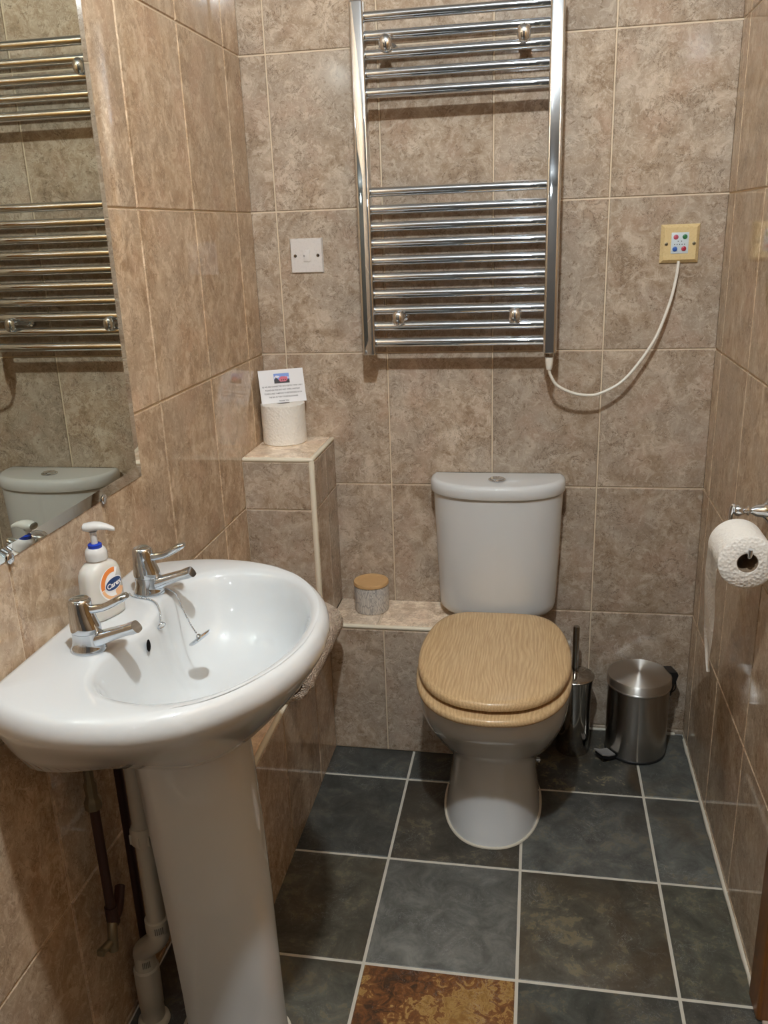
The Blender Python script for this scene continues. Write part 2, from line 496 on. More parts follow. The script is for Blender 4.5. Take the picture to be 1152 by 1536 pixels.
def cuts(lo, hi, first, step):
    k = math.ceil((lo - first) / step - 1e-6); out = [lo]
    x = first + k * step
    while x < hi - .006:
        if x > lo + .006: out.append(x)
        x += step
    return out + [hi]

# ------------------------------------------------------------------ room
W, CEIL, FRONT = 1.1647, 2.62, -4.65
TW, TH, Z0 = .275, .3593, .3744
RZ = cuts(0, CEIL, Z0, TH)
bm = bm_new(); tiles(bm, (0, 0, 0), (1, 0, 0), (0, 0, 1), cuts(0, W, .8929, TW), RZ)
struct(obj('wall_back', bm, [M['tile_back'], M['grout']]))
bm = bm_new(); tiles(bm, (0, FRONT, 0), (0, 1, 0), (0, 0, 1), cuts(0, -FRONT, -FRONT - .1148, TW), RZ)
struct(obj('wall_left', bm, [M['tile_left'], M['grout']]))
DOOR0, DOOR1, DOORH = -.945, -1.72, 2.02      # door opening in the right wall
bm = bm_new(); tiles(bm, (W, 0, 0), (0, -1, 0), (0, 0, 1), cuts(0, .885, .3525, TW), RZ)
tiles(bm, (W, 0, 0), (0, -1, 0), (0, 0, 1), cuts(1.785, -FRONT, .3525, TW), RZ)
tiles(bm, (W, 0, 0), (0, -1, 0), (0, 0, 1), cuts(.885, 1.785, .3525, TW), [2.08, CEIL])
struct(obj('wall_right', bm, [M['tile_right'], M['grout']]))
bm = bm_new(); box(bm, (0, FRONT - .05, 0), (W, FRONT, CEIL))
struct(obj('wall_front', bm, plain('taupe_paint', (.22, .20, .18), .7, spec=.2)))
bm = bm_new(); box(bm, (0, FRONT, CEIL), (W, 0, CEIL + .05))
struct(obj('ceiling', bm, M['ceiling']))

# slate floor: every stone has its own colour, some carry ochre patches, one is rust coloured
FT = {(0, 0): ((0.056, 0.060, 0.057), .25), (1, 0): ((0.050, 0.052, 0.048), .4), (2, 0): ((0.045, 0.044, 0.038), .95), (3, 0): ((0.087, 0.091, 0.083), .55),
      (0, 1): ((0.048, 0.050, 0.046), .15), (1, 1): ((0.055, 0.050, 0.040), .45), (2, 1): ((0.084, 0.086, 0.079), .35), (3, 1): ((0.096, 0.100, 0.091), .60),
      (0, 2): ((0.067, 0.063, 0.048), .40), (1, 2): ((0.120, 0.123, 0.112), .05), (2, 2): ((0.083, 0.076, 0.058), .80), (3, 2): ((0.066, 0.066, 0.052), .45),
      (0, 3): ((0.090, 0.090, 0.073), .60), (1, 3): ((.30, .15, .05), .2), (2, 3): ((0.073, 0.076, 0.067), .50), (3, 3): ((0.056, 0.055, 0.048), .3)}
bm = bm_new()
lt = bm.faces.layers.float_vector.new('tint'); lp = bm.faces.layers.float.new('patch'); lr = bm.faces.layers.float.new('rust')
FX = [0.] + [.107 + .3051 * k for k in range(4)] + [W]
FY = cuts(0, -FRONT, .3033, .3051)          # distance from the back wall
def fattr(f, i, j):
    c, p = FT.get((i - 1, j), ((.05 + .03 * random.random(),) * 3, .4)) if j < 4 else ((.055, .058, .055), .4)
    f[lt] = c; f[lp] = p; f[lr] = 1. if (i - 1, j) == (1, 3) else 0.
# laid out along +x and towards the front (-y): u x v points up when v runs to the back
VY = [-y for y in reversed(FY)]; nj = len(FY) - 1
tiles(bm, (0, 0, -.0018), (1, 0, 0), (0, 1, 0), FX, VY, gap=.0065, lift=.0018, bev=.0022, attrs=lambda f, i, j: fattr(f, i, nj - 1 - j), jitter=.0003)
struct(obj('floor', bm, [M['slate'], M['floor_grout']]))

# pale sealant along the foot of the right and back walls
bm = bm_new()
pts = [(W - .003, -y, .001 + .002 * random.random()) for y in [k * .03 for k in range(1, 30)]]
tube(bm, pts, [.0045 + .0025 * random.random() for _ in pts], 10)
pts = [(x, -.003, .001 + .001 * random.random()) for x in [.72 + k * .03 for k in range(15)]]
tube(bm, pts, [.004 + .002 * random.random() for _ in pts], 10)
struct(obj('trim_1', bm, M['sealant']))

# stained wooden door surround on the right wall, with its door and threshold
bm = bm_new(); box(bm, (W - .014, DOOR0, 0), (W + .03, -.882, 2.08), .006, 3); box(bm, (W - .014, -1.785, 0), (W + .03, DOOR1, 2.08), .006, 3)
box(bm, (W - .014, DOOR1, DOORH), (W + .03, DOOR0, 2.08), .006, 3)
struct(obj('trim_2', bm, M['stain']))
d = bm_new(); box(d, (W + .02, DOOR1 + .002, .008), (W + .058, DOOR0 - .002, DOORH - .002), .002)
for z0, z1 in ((.15, .85), (1.0, 1.9)):
    for y0, y1 in ((-1.64, -1.36), (-1.30, -1.02)): box(d, (W + .014, y0, z0), (W + .021, y1, z1), .004)
door = struct(obj('door_1', d, M['door']))
h = bm_new(); tube(h, [(W + .022, -1.64, 1.02), (W - .03, -1.64, 1.02), (W - .035, -1.60, 1.02), (W - .035, -1.53, 1.02)], .009, 12, 4)
obj('door_handle', h, M['chrome'], door)
bm = bm_new(); box(bm, (W - .004, DOOR1, 0), (W + .06, DOOR0, .006), .002)
struct(obj('trim_3', bm, M['threshold']))

# unseen lamps in made-up hanging form: one over the basin, one behind the camera
LX, LZB = .64, 2.41
for LY, lab_ in ((-1.66, 'unseen ceiling lamp with a made-up hanging round bulb over the basin'), (-4.0, 'unseen ceiling lamp with a made-up hanging round bulb at the far end')):
    t = thing('ceiling_light', (LX, LY, CEIL), lab_, 'ceiling light', 'ceiling bulbs')
    bm = bm_new(); lathe(bm, (LX, LY, 0), [(.048, CEIL - .0005), (.048, CEIL - .008), (.040, CEIL - .014), (.022, CEIL - .018), (.0035, CEIL - .022), (.0035, LZB + .076), (.016, LZB + .072), (.019, LZB + .060), (.019, LZB + .036), (.016, LZB + .032)], 40); obj('lampholder', bm, M['white_plastic'], t)
    bm = bm_new(); ball(bm, (LX, LY, LZB), .036, 1, 1, 1, 32, 20); obj('bulb', bm, M['lamp'] if LY > -3 else M['lamp_far'], t, label='glowing glass bulb')

# ------------------------------------------------------------------ tiled boxing in the corner
PX, PY, PZ = .185, -.235, .866          # pillar
LZ = .385                               # ledge height
t = thing('tiled_pillar', (.0925, -.118, 0), 'tall tiled box column in the back corner, topped with a spare toilet roll', 'column')
bm = bm_new()
tiles(bm, (0, PY, 0), (1, 0, 0), (0, 0, 1), [.002, PX - .008], [LZ + .002, .730, PZ - .009])
tiles(bm, (PX, PY, 0), (0, 1, 0), (0, 0, 1), [.009, -PY - .11, -PY - .002], [LZ + .002, .730, PZ - .009])
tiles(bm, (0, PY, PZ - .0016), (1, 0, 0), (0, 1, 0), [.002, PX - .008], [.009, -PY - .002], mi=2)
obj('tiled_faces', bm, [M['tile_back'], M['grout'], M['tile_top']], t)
bm = bm_new()
box(bm, (.002, PY - .0035, PZ - .010), (PX + .0035, PY + .010, PZ + .0012), .0052, 3)
box(bm, (PX - .009, PY + .004, PZ - .010), (PX + .0035, -.002, PZ + .0012), .0052, 3)
box(bm, (PX - .009, PY - .0035, LZ + .002), (PX + .0035, PY + .010, PZ - .004), .0052, 3)
obj('edge_trim', bm, M['trim'], t, label='cream rounded edge trim')

LE = -.865                              # near end of the side ledge
t = thing('tiled_ledge', (.0925, -.55, 0), 'low tiled ledge along the left wall behind the basin, holding the rolled towel', 'ledge')
bm = bm_new()
tiles(bm, (PX, LE, 0), (0, 1, 0), (0, 0, 1), cuts(0, -LE - .176, .24, TW), [0, .001 + LZ - .010], gap=.0024)
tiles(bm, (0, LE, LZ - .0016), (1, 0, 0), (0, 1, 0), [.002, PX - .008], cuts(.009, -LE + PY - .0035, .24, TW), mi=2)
tiles(bm, (0, LE, 0), (1, 0, 0), (0, 0, 1), [.002, PX - .002], [0, LZ - .010])
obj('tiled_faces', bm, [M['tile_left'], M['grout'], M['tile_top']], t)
bm = bm_new()
box(bm, (PX - .009, LE, LZ - .010), (PX + .0035, -.186, LZ + .0012), .0052, 3)
box(bm, (.002, LE - .0035, LZ - .010), (PX - .006, LE + .009, LZ + .0012), .0052, 3)
obj('edge_trim', bm, M['trim'], t, label='cream rounded edge trim')
LD = -.174
t = thing('tiled_ledge', (.445, -.087, 0), 'low tiled ledge along the back wall beside the toilet, holding a patterned jar', 'ledge')
bm = bm_new()
tiles(bm, (PX, LD, 0), (1, 0, 0), (0, 0, 1), [.0, .153, .153 + TW, .515], [0, LZ - .010])
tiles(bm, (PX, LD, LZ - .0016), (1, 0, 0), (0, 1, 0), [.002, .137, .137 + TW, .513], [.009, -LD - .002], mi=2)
tiles(bm, (.70, LD, 0), (0, 1, 0), (0, 0, 1), [.002, -LD - .002], [0, LZ - .004])
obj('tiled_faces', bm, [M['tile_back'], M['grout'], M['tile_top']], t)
bm = bm_new(); box(bm, (PX + .005, LD - .0035, LZ - .010), (.702, LD + .009, LZ + .0012), .0052, 3)
obj('edge_trim', bm, M['trim'], t, label='cream rounded edge trim')

# ------------------------------------------------------------------ mirror on the left wall
MY0, MY1, MZ0, MZ1 = -1.68, -.785, .977, 1.98
t = thing('wall_mirror', (0, -1.23, MZ0), 'large unframed mirror with angled edges on the left wall above the basin', 'mirror')
bv = .021
bm = bm_new()
o_ = [(MY0, MZ0), (MY1, MZ0), (MY1, MZ1), (MY0, MZ1)]
i_ = [(MY0 + bv, MZ0 + bv), (MY1 - bv, MZ0 + bv), (MY1 - bv, MZ1 - bv), (MY0 + bv, MZ1 - bv)]
bk = [bm.verts.new((.0025, y, z)) for y, z in o_]; ed = [bm.verts.new((.0042, y, z)) for y, z in o_]; fr = [bm.verts.new((.0065, y, z)) for y, z in i_]
bm.faces.new(fr)
for k in range(4):
    j = (k + 1) % 4
    f = bm.faces.new((ed[k], ed[j], fr[j], fr[k])); f.material_index = 1
    f = bm.faces.new((bk[k], bk[j], ed[j], ed[k])); f.material_index = 1
fix_normals(bm)
obj('mirror_pane', bm, [M['mirror'], M['bevel']], t, angle=2)
for y in (-.9364, -1.2135):
    bm = bm_new(); ball(bm, (.0062, y, MZ0 + .001), .0085, .22, 1, 1); obj('mirror_clip', bm, M['chrome'], t, label='chrome mirror clip')

# ------------------------------------------------------------------ heated towel rail
t = thing('heated_towel_rail', (.536, -.085, 1.10), 'chrome ladder heated towel rail on the back wall above the toilet', 'towel rail')
RY = -.085
for x0, x1 in ((.2985, .3320), (.7440, .7765)):
    bm = bm_new(); cx = (x0 + x1) / 2; s = sup((x1 - x0) / 2, .019, 56, 6.5); rings = []
    for z, k in ((1.1015, .90), (1.103, 1), (1.884, 1), (1.8865, .94), (1.888, .80)):
        rings.append([Vector((cx + a * k, RY - .004 + b * k, z)) for a, b in s])
    loft(bm, rings); fix_normals(bm); obj('upright', bm, M['chrome'], t)
    bm = bm_new(); lathe(bm, (cx, RY - .004, 0), [(.0085, 1.886), (.0085, 1.891), (.006, 1.8935)], 20); obj('bleed_valve', bm, M['chrome'], t)
bar0 = None
for z in (1.8570, 1.8178, 1.7788, 1.7395, 1.6998, 1.4856, 1.4458, 1.4068, 1.3680, 1.3283, 1.2886, 1.2485, 1.2094, 1.1705, 1.1304):
    if bar0 is None:
        bm = bm_new(); tube(bm, [(.3315, RY, z), (.7445, RY, z)], .0112, 24); bar0 = obj('crossbar', bm, M['chrome'], t); zb = z
    else:
        c = bar0.copy(); COL.objects.link(c); c.parent = t; c.location = bar0.location + Vector((0, 0, z - zb))
for x, z in ((.380, 1.7985), (.688, 1.7985), (.391, 1.1905), (.676, 1.1915)):
    bm = bm_new(); ball(bm, (x, RY - .0175, z), .0155, 1., .72, 1.25, 28, 18); tube(bm, [(x, RY - .014, z), (x, -.002, z)], .0075, 16)
    lathe(bm, (x, 0, z), [(.015, -.002), (.015, -.012), (.010, -.016)], 24, 'Y')
    obj('wall_bracket', bm, M['chrome'], t, label='rounded chrome wall bracket')
CX = .7603
bm = bm_new(); lathe(bm, (CX, RY - .004, 0), [(.0125, 1.102), (.0125, 1.093), (.0105, 1.090)], 8); obj('heating_element_cap', bm, M['darkchrome'], t)
bm = bm_new()
cp = [(CX, RY - .004, 1.062), (CX + .004, RY - .002, 1.045), (.782, -.080, 1.018), (.822, -.072, .9975), (.86, -.066, .991), (.888, -.062, .9955), (.935, -.054, 1.020), (.975, -.045, 1.064),
      (1.015, -.035, 1.128), (1.043, -.024, 1.205), (1.056, -.014, 1.265), (1.0595, -.0105, 1.3035)]
tube(bm, cp, .0037, 12, 8)
cab = obj('power_cord', bm, M['cable'], base=(CX, RY, 1.05)); tag(cab, 'white flex hanging in a loop from the towel rail to the cream timer switch', 'cable')
bm = bm_new(); lathe(bm, (CX, RY - .004, 0), [(.0098, 1.0895), (.0095, 1.080), (.0075, 1.064), (.006, 1.059), (.004, 1.0585)], 20); obj('cable_gland', bm, M['cable'], cab)

# ------------------------------------------------------------------ switches
def plate(bm, cx, cz, w, hgt, dep, bevel):
    a, b = w / 2, hgt / 2
    rings = [[Vector((cx + sx * (a - i), y, cz + sz * (b - i))) for sx, sz in ((-1, -1), (1, -1), (1, 1), (-1, 1))] for i, y in ((0, -.0022), (0, -.0022 - dep * .35), (bevel, -.0022 - dep))]
    loft(bm, rings, True, True); fix_normals(bm)
t = thing('fused_spur_switch', (.143, 0, 1.343), 'square white fused spur plate on the back wall left of the towel rail', 'wall switch')
bm = bm_new(); plate(bm, .1430, 1.3432, .0860, .0860, .0078, .0028); obj('face_plate', bm, M['white_plastic'], t)
bm = bm_new(); box(bm, (.1345, -.0122, 1.3285), (.1525, -.0098, 1.3575), .0008); box(bm, (.1365, -.0128, 1.341), (.138, -.0119, 1.345), 0, 2, 1)
obj('fuse_holder', bm, [M['white_plastic'], M['hole']], t)
for x in (.1135, .1735):
    bm = bm_new(); lathe(bm, (x, 0, 1.3435), [(.0042, -.0096), (.0042, -.0106), (.003, -.0110)], 20, 'Y'); box(bm, (x - .003, -.0114, 1.3431), (x + .003, -.0108, 1.3439), 0, 2, 1)
    obj('screw', bm, [M['darkchrome'], M['hole']], t)
SX, SZ = 1.0595, 1.3437
t = thing('timer_switch', (SX, 0, SZ), 'square cream timer switch with four coloured buttons on the back wall', 'wall switch')
bm = bm_new(); plate(bm, SX, SZ, .0880, .0880, .0125, .0075); obj('face_plate', bm, M['cream_plastic'], t)
bm = bm_new(); box(bm, (SX - .0205, -.0158, SZ - .0225), (SX + .0190, -.0145, SZ + .0255), .0005)
st = obj('label_sticker', bm, M['sticker'], t, label='pale blue button panel')
bm = bm_new()
for x in (-.004, .004): lathe(bm, (SX + x - .001, 0, SZ + .0055), [(.0012, -.0155), (.0012, -.0163)], 10, 'Y')
for k in range(5): lathe(bm, (SX - .0125 + k * .0056, 0, SZ - .0015), [(.0012, -.0155), (.0012, -.0163)], 10, 'Y')
obj('indicator_dots', bm, M['ink'], st)
for x, z, m, nm in ((-.0105, .0150, 'pink', 'pinkish red'), (.0098, .0155, 'green', 'green'), (-.0115, -.0120, 'bluebtn', 'blue'), (.0088, -.0115, 'red', 'dark red')):
    bm = bm_new(); lathe(bm, (SX + x, 0, SZ + z), [(.0056, -.0155), (.0056, -.0168), (.0046, -.0176), (.002, -.0178)], 24, 'Y')
    obj('button', bm, M[m], st, label=nm + ' button')
for x in (-.0315, .0315):
    bm = bm_new(); lathe(bm, (SX + x, 0, SZ - .0003), [(.0040, -.0140), (.0040, -.0158), (.0026, -.0163)], 20, 'Y'); box(bm, (SX + x - .0028, -.0167, SZ - .0007), (SX + x + .0028, -.0161, SZ + .0001), 0, 2, 1)
    obj('screw', bm, [M['brass'], M['hole']], t)

# ------------------------------------------------------------------ spare toilet roll and its sign
def roll_profile(bm, c, R, r, h, axis='Z', mi_core=1):
    n = 64; prof = [(r, 0), (R - .004, 0), (R, .003), (R, h - .003), (R - .004, h), (r, h), (r - .0012, h - .001), (r - .0012, .001)]
    rings = []
    for rr, hh in prof:
        ring = []
        for k in range(n):
            a = 2 * PI * k / n; x, y = rr * math.cos(a), rr * math.sin(a)
            ring.append(Vector(c) + (Vector((x, y, hh)) if axis == 'Z' else Vector((x, hh, y))))
        rings.append(ring)
    vr = loft(bm, rings + [rings[0]], False, False)
    bmesh.ops.remove_doubles(bm, verts=bm.verts, dist=1e-6); fix_normals(bm)
RC = (.067, -.062)
t = thing('toilet_roll', (*RC, PZ), 'spare white toilet roll standing upright on the tiled column', 'toilet roll')
bm = bm_new(); roll_profile(bm, (*RC, PZ + .0005), .0585, .021, .108); obj('tissue', bm, M['paper'], t)
bm = bm_new(); lathe(bm, (*RC, PZ), [(.0206, .001), (.0206, .1075), (.0196, .1075), (.0196, .004), (0, .004)], 40); obj('cardboard_core', bm, M['core'], t)
CA, CB = Vector((.0215, -.098, .9752)), Vector((.1225, -.0465, .9752))       # foot of the card on the roll
ce = (CB - CA).normalized(); CWID = (CB - CA).length * 1.06; CH = .0885
cn = Vector((ce.y, -ce.x, 0)); lean = .030
cu_ = (Vector((0, 0, math.sqrt(CH ** 2 - lean ** 2))) - cn * lean).normalized(); cf = ce.cross(cu_).normalized()
def cardp(a, b, h=0.): return CA + ce * a + cu_ * b + cf * h
t = thing('notice_card', tuple(CA + ce * CWID / 2), 'small white printed notice card propped up on the spare toilet roll', 'notice')
bm = bm_new()
loft(bm, [[cardp(a, b, hh) for a, b in ((0, 0), (CWID, 0), (CWID, CH), (0, CH))] for hh in (-.0012, 0)]); fix_normals(bm)
obj('card_sheet', bm, M['card'], t)
def quad(bm, a0, b0, a1, b1, h, mi): 
    f = bm.faces.new([bm.verts.new(cardp(a, b, h)) for a, b in ((a0, b0), (a1, b0), (a1, b1), (a0, b1))]); f.material_index = mi
def polyf(bm, pts, h, mi):
    f = bm.faces.new([bm.verts.new(cardp(a, b, h)) for a, b in pts]); f.material_index = mi
bm = bm_new(); pc = CWID * .505; pa, pb, q0, q1 = pc - .0205, pc + .0205, CH * .585, CH * .880
quad(bm, pa, q0, pb, q1, .0003, 0)
polyf(bm, [(pa + .001, q0 + .013), (pa + .012, q0 + .015), (pa + .016, q1 - .007), (pa + .006, q1 - .005), (pa + .001, q1 - .009)], .0004, 1)
polyf(bm, [(pb - .013, q0 + .013), (pb, q0 + .013), (pb, q1 - .011), (pb - .010, q1 - .008)], .0004, 1)
polyf(bm, [(pa + .012, q0 + .003), (pb - .003, q0 + .004), (pb - .006, q0 + .017), (pa + .020, q0 + .018), (pa + .013, q0 + .013)], .0005, 2)
polyf(bm, [(pa, q0), (pb, q0), (pb, q0 + .011), (pb - .006, q0 + .008), (pb - .010, q0 + .004), (pa + .016, q0 + .004), (pa + .010, q0 + .012), (pa + .005, q0 + .016), (pa + .002, q0 + .011), (pa, q0 + .010)], .0006, 3)
for k in range(3): quad(bm, pa + .019 + k * .005, q0 + .007, pa + .0215 + k * .005, q0 + .010, .0006, 3)
obj('printed_picture', bm, [M['sky_print'], M['cloud_print'], M['pink_print'], M['dark_print']], t, label='small printed landscape picture')
lines = ['AS WE ARE CONNECTED ON A SEPTIC TANK CAN I', 'PLEASE ASK FOR ANY WET WIPES, SANITARY', 'TOWELS AND TAMPONS TO BE DISPOSED OF IN', 'THE BIN AS THEY CAUSE BLOCKAGES.', 'THANK YOU']
all_ = bm_new()
for k, s in enumerate(lines):
    b_ = CH * (.495 - .105 * k - (.02 if k == 4 else 0))
    x_ = text_bm(s, .0052, lambda x, y, b_=b_: cardp(CWID * .5 + x * .88, b_ + y * 1.05, .0004), bold=.00003)
    me = bpy.data.meshes.new('line'); x_.to_mesh(me); x_.free(); all_.from_mesh(me); bpy.data.meshes.remove(me)
obj('printed_text', all_, M['ink'], t)

# ------------------------------------------------------------------ jar on the back ledge
JC = (.2875, -.069)
t = thing('storage_jar', (*JC, LZ), 'small off-white jar with grey looping lines and wooden lid on back ledge', 'jar')
bm = bm_new(); lathe(bm, (*JC, LZ), [(.044, .0015), (.0465, .003), (.0478, .010), (.0478, .072), (.0465, .0765), (.045, .0785)], 56); obj('jar_body', bm, M['jar'], t)
bm = bm_new(); lathe(bm, (*JC, LZ), [(.046, .079), (.0485, .080), (.0488, .0865), (.0475, .0890), (.0385, .0890), (.0375, .0880), (.0005, .0880)], 56); obj('lid', bm, M['bamboo'], t, label='round wooden lid')

# ------------------------------------------------------------------ rolled towel on the side ledge
t = thing('rolled_towel', (.165, -.44, LZ), 'rolled beige terry hand towel lying on the ledge behind the basin', 'towel')
bm = bm_new()
def spiral(r0, r1, turns, n, thick, cx, cz):
    out, inn = [], []
    for k in range(n + 1):
        a = -PI * .62 + 2 * PI * turns * k / n; r = r1 + (r0 - r1) * k / n
        out.append((cx + 1.16 * r * math.cos(a), cz + .93 * r * math.sin(a)))
        r -= thick; inn.append((cx + 1.16 * r * math.cos(a), cz + .93 * r * math.sin(a)))
    return out + inn[::-1]
nY = 46; rings = []
for j in range(nY + 1):
    f = j / nY; y = -.275 - .325 * f
    sec = spiral(.014, .0670, 2.6, 90, .0155, .183, LZ + .0640)
    end = 1 - .10 * max(0, (f - .94) / .06) ** 2
    rings.append([Vector((.183 + (x - .183) * end + random.uniform(-.0012, .0012), y + random.uniform(-.0012, .0012) + .004 * math.sin(x * 90 + z * 70) * (1 if j in (0, nY) else 0),
                          max(LZ + .002, LZ + .0640 + (z - LZ - .0640) * end + random.uniform(-.0012, .0012)))) for x, z in sec])
loft(bm, rings, False, False)
# close both ends along the spiral ribbon
vs = list(bm.verts); ns = len(rings[0]); hn = ns // 2
for base in (0, nY * ns):
    for k in range(hn - 1):
        try: bm.faces.new([vs[base + k], vs[base + k + 1], vs[base + ns - 2 - k], vs[base + ns - 1 - k]])
        except Exception: pass
fix_normals(bm); obj('towel_cloth', bm, M['towel'], t, angle=80)

# ------------------------------------------------------------------ toilet
TX = .646
t = thing('toilet', (TX, -.36, 0), 'white close-coupled toilet with a light oak seat against the back wall', 'toilet')
def egg(cx, w, yb, yf, n=64, e=2.25, wy=.46):
    ym = yb + (yf - yb) * wy; out = []
    for k in range(n):
        a = 2 * PI * k / n; c, s = math.cos(a), math.sin(a)
        x = w * math.copysign(abs(c) ** (2 / e), c)
        y = ym + (yb - ym if s > 0 else ym - yf) * math.copysign(abs(s) ** (2 / e), s)
        out.append((cx + x, y))
    return out
bm = bm_new(); rings = []
secs = [(0, .119, -.545, 0), (.006, .1185, -.544, 0), (.03, .1150, -.532, 0), (.06, .1110, -.520, 0), (.10, .1070, -.508, .06), (.15, .1050, -.500, .16), (.195, .1060, -.498, .30),
        (.212, .1090, -.502, .34), (.220, .1180, -.515, .34), (.234, .1320, -.536, .32), (.254, .1470, -.561, .27), (.278, .1605, -.585, .20), (.304, .1705, -.605, .12), (.330, .1765, -.619, .05), (.355, .1790, -.628, 0),
        (.380, .1795, -.632, 0), (.389, .177, -.630, 0), (.392, .170, -.622, 0)]
for z, w, yf, tilt in secs:
    cx = .6425 + .0035 * min(z / .2, 1)
    rings.append([Vector((x, y, z - tilt * 1.45 * (min(y, -.33) + .50))) for x, y in egg(cx, w, -.185, yf)])
loft(bm, rings); fix_normals(bm); obj('pan', bm, M['ceramic'], t, angle=50)
bm = bm_new(); p0 = egg(.6425, .120, -.19, -.547)
pts = [Vector((x, y, .001)) for x, y in p0 if y < -.24]
pts = sorted(pts, key=lambda p: math.atan2(p.x - .6425, p.y + .30) % (2 * PI))
tube(bm, pts, .0036, 8); obj('floor_sealant', bm, M['sealant'], t, label='pale sealant bead round the foot')
bm = bm_new(); lathe(bm, (0, -.265, .062), [(.0075, .745), (.0075, .7595), (.005, .762)], 16, 'X'); obj('fixing_bolt', bm, M['chrome'], t, label='small chrome fixing bolt')
# seat ring and lid
halfseat = [(0, -.182), (.07, -.184), (.110, -.194), (.145, -.222), (.168, -.28), (.180, -.36), (.1815, -.43), (.172, -.505), (.149, -.568), (.112, -.615), (.062, -.643), (0, -.652)]
halflid = [(0, -.168), (.065, -.169), (.100, -.176), (.136, -.203), (.162, -.258), (.177, -.335), (.179, -.41), (.1705, -.482), (.148, -.546), (.111, -.595), (.061, -.624), (0, -.634)]
rp = mirror_half(halfseat, TX); bm = bm_new()
loft(bm, [at_z(inset(rp, d), z) for d, z in ((.012, .3925), (.004, .3930), (.0005, .397), (0, .401), (.0015, .4065), (.006, .4100), (.014, .4112), (.06, .4114))]); fix_normals(bm)
seat = obj('seat', bm, M['oak'], t, label='light oak effect seat ring')
lp_ = mirror_half(halflid, TX); bm = bm_new()
loft(bm, [at_z(inset(lp_, d), z) for d, z in ((.03, .4190), (.009, .4192), (.0020, .4215), (0, .4270), (.001, .4325), (.004, .4375), (.009, .4402), (.018, .4415), (.05, .4420))]); fix_normals(bm)
obj('lid', bm, M['oak'], t, label='closed light oak effect lid')
for sx in (-1, 1):
    for dx, y0, y1 in ((.09, -.30, -.28), (.12, -.55, -.535)):
        bm = bm_new(); box(bm, (TX + sx * dx - .011, y0, .4110), (TX + sx * dx + .011, y1, .4194), .001); obj('lid_buffer', bm, M['black'], t)
# cistern
KX = .6345
body = [(0, -.014), (.10, -.014), (.155, -.016), (.167, -.026), (.170, -.052), (.163, -.085), (.143, -.114), (.106, -.138), (.058, -.152), (0, -.157)]
bp_ = mirror_half(body, KX)
def scale_xy(poly, sx, sy): return [(KX + .0015 + (x - KX) * sx, -.014 + (y + .014) * sy) for x, y in poly]
bm = bm_new(); rings = []
for z, sx, sy, d in ((.4005, .925, .96, .030), (.4015, .925, .96, .018), (.406, .925, .96, .008), (.416, .925, .965, .0015), (.43, .928, .97, 0), (.55, .956, .985, 0), (.68, .985, 1, 0), (.738, 1., 1., 0), (.7405, 1., 1., .003)):
    rings.append(at_z(inset(scale_xy(bp_, sx, sy), d), z))
loft(bm, rings); fix_normals(bm); cis = obj('cistern', bm, M['ceramic'], t)
lidh = [(0, -.010), (.11, -.010), (.162, -.012), (.173, -.022), (.1765, -.050), (.170, -.086), (.150, -.118), (.112, -.145), (.062, -.161), (0, -.166)]
ll = mirror_half(lidh, KX); bm = bm_new()
loft(bm, [at_z(inset(ll, d), z) for d, z in ((.008, .7412), (.002, .7420), (0, .7465), (0, .7600), (.0015, .7685), (.005, .7735), (.011, .7760), (.014, .7765))]); fix_normals(bm)
cl = obj('cistern_lid', bm, M['ceramic'], t)
bm = bm_new(); lathe(bm, (KX + .001, -.096, .7772), [(.0225, 0), (.0225, .0022), (.020, .0038), (.0185, .0034)], 36)
for s in (-1, 1):
    pts = [Vector((KX + .001 + s * (.001 + .0165 * math.sin(a)), -.096 + .0165 * math.cos(a), .7808)) for a in [PI * k / 12 for k in range(13)]]
    loft(bm, [pts, [p + Vector((0, 0, .0022)) for p in pts]])
fix_normals(bm); obj('flush_button', bm, M['chrome'], cl, label='chrome dual flush button')

# ------------------------------------------------------------------ pedal bin
BX, BY, BR = 1.0215, -.0855, .0815
t = thing('pedal_bin', (BX, BY, 0), 'small brushed steel pedal bin with domed lid beside the toilet brush', 'bin')
bm = bm_new(); lathe(bm, (BX, BY, 0), [(BR - .003, .0), (BR + .001, .001), (BR + .0015, .007), (BR, .009)], 64); obj('base_ring', bm, M['black'], t)
bm = bm_new(); lathe(bm, (BX, BY, 0), [(BR, .008), (BR, .204), (BR - .004, .206)], 72); obj('body', bm, M['steel'], t)
bm = bm_new(); lathe(bm, (BX, BY, 0), [(BR - .002, .2065), (BR + .003, .207), (BR + .0042, .209), (BR + .0042, .2115), (BR + .003, .213), (BR + .003, .231), (BR + .0005, .2350), (BR - .006, .2365), (.05, .2400), (.02, .2412), (.0, .2415)], 72)
obj('lid', bm, M['steel_lid'], t, label='spun steel lid')
hd = Vector((.93, .30, 0)).normalized()
def bp2(r, s, z): return Vector((BX, BY, z)) + hd * r + Vector((-hd.y, hd.x, 0)) * s
bm = bm_new(); loft(bm, [[bp2(r, s, z) for r, z in ((BR - .004, .238), (BR + .018, .236), (BR + .022, .226), (BR + .010, .190), (BR + .0035, .165), (BR + .0035, .206))] for s in (-.019, .019)]); fix_normals(bm)
obj('hinge', bm, M['black'], t, label='black plastic hinge block')
bm = bm_new(); tube(bm, [bp2(BR + .015, -.016, .215), bp2(BR + .018, -.016, .19), bp2(BR + .014, -.008, .172), bp2(BR + .013, .004, .170), bp2(BR + .016, .014, .18), bp2(BR + .016, .016, .205)], .0016, 8, 5)
obj('wire_handle', bm, M['black'], t)
pd = Vector((-.80, -.60, 0)).normalized()
def pp(r, s, z): return Vector((BX, BY, z)) + pd * r + Vector((-pd.y, pd.x, 0)) * s
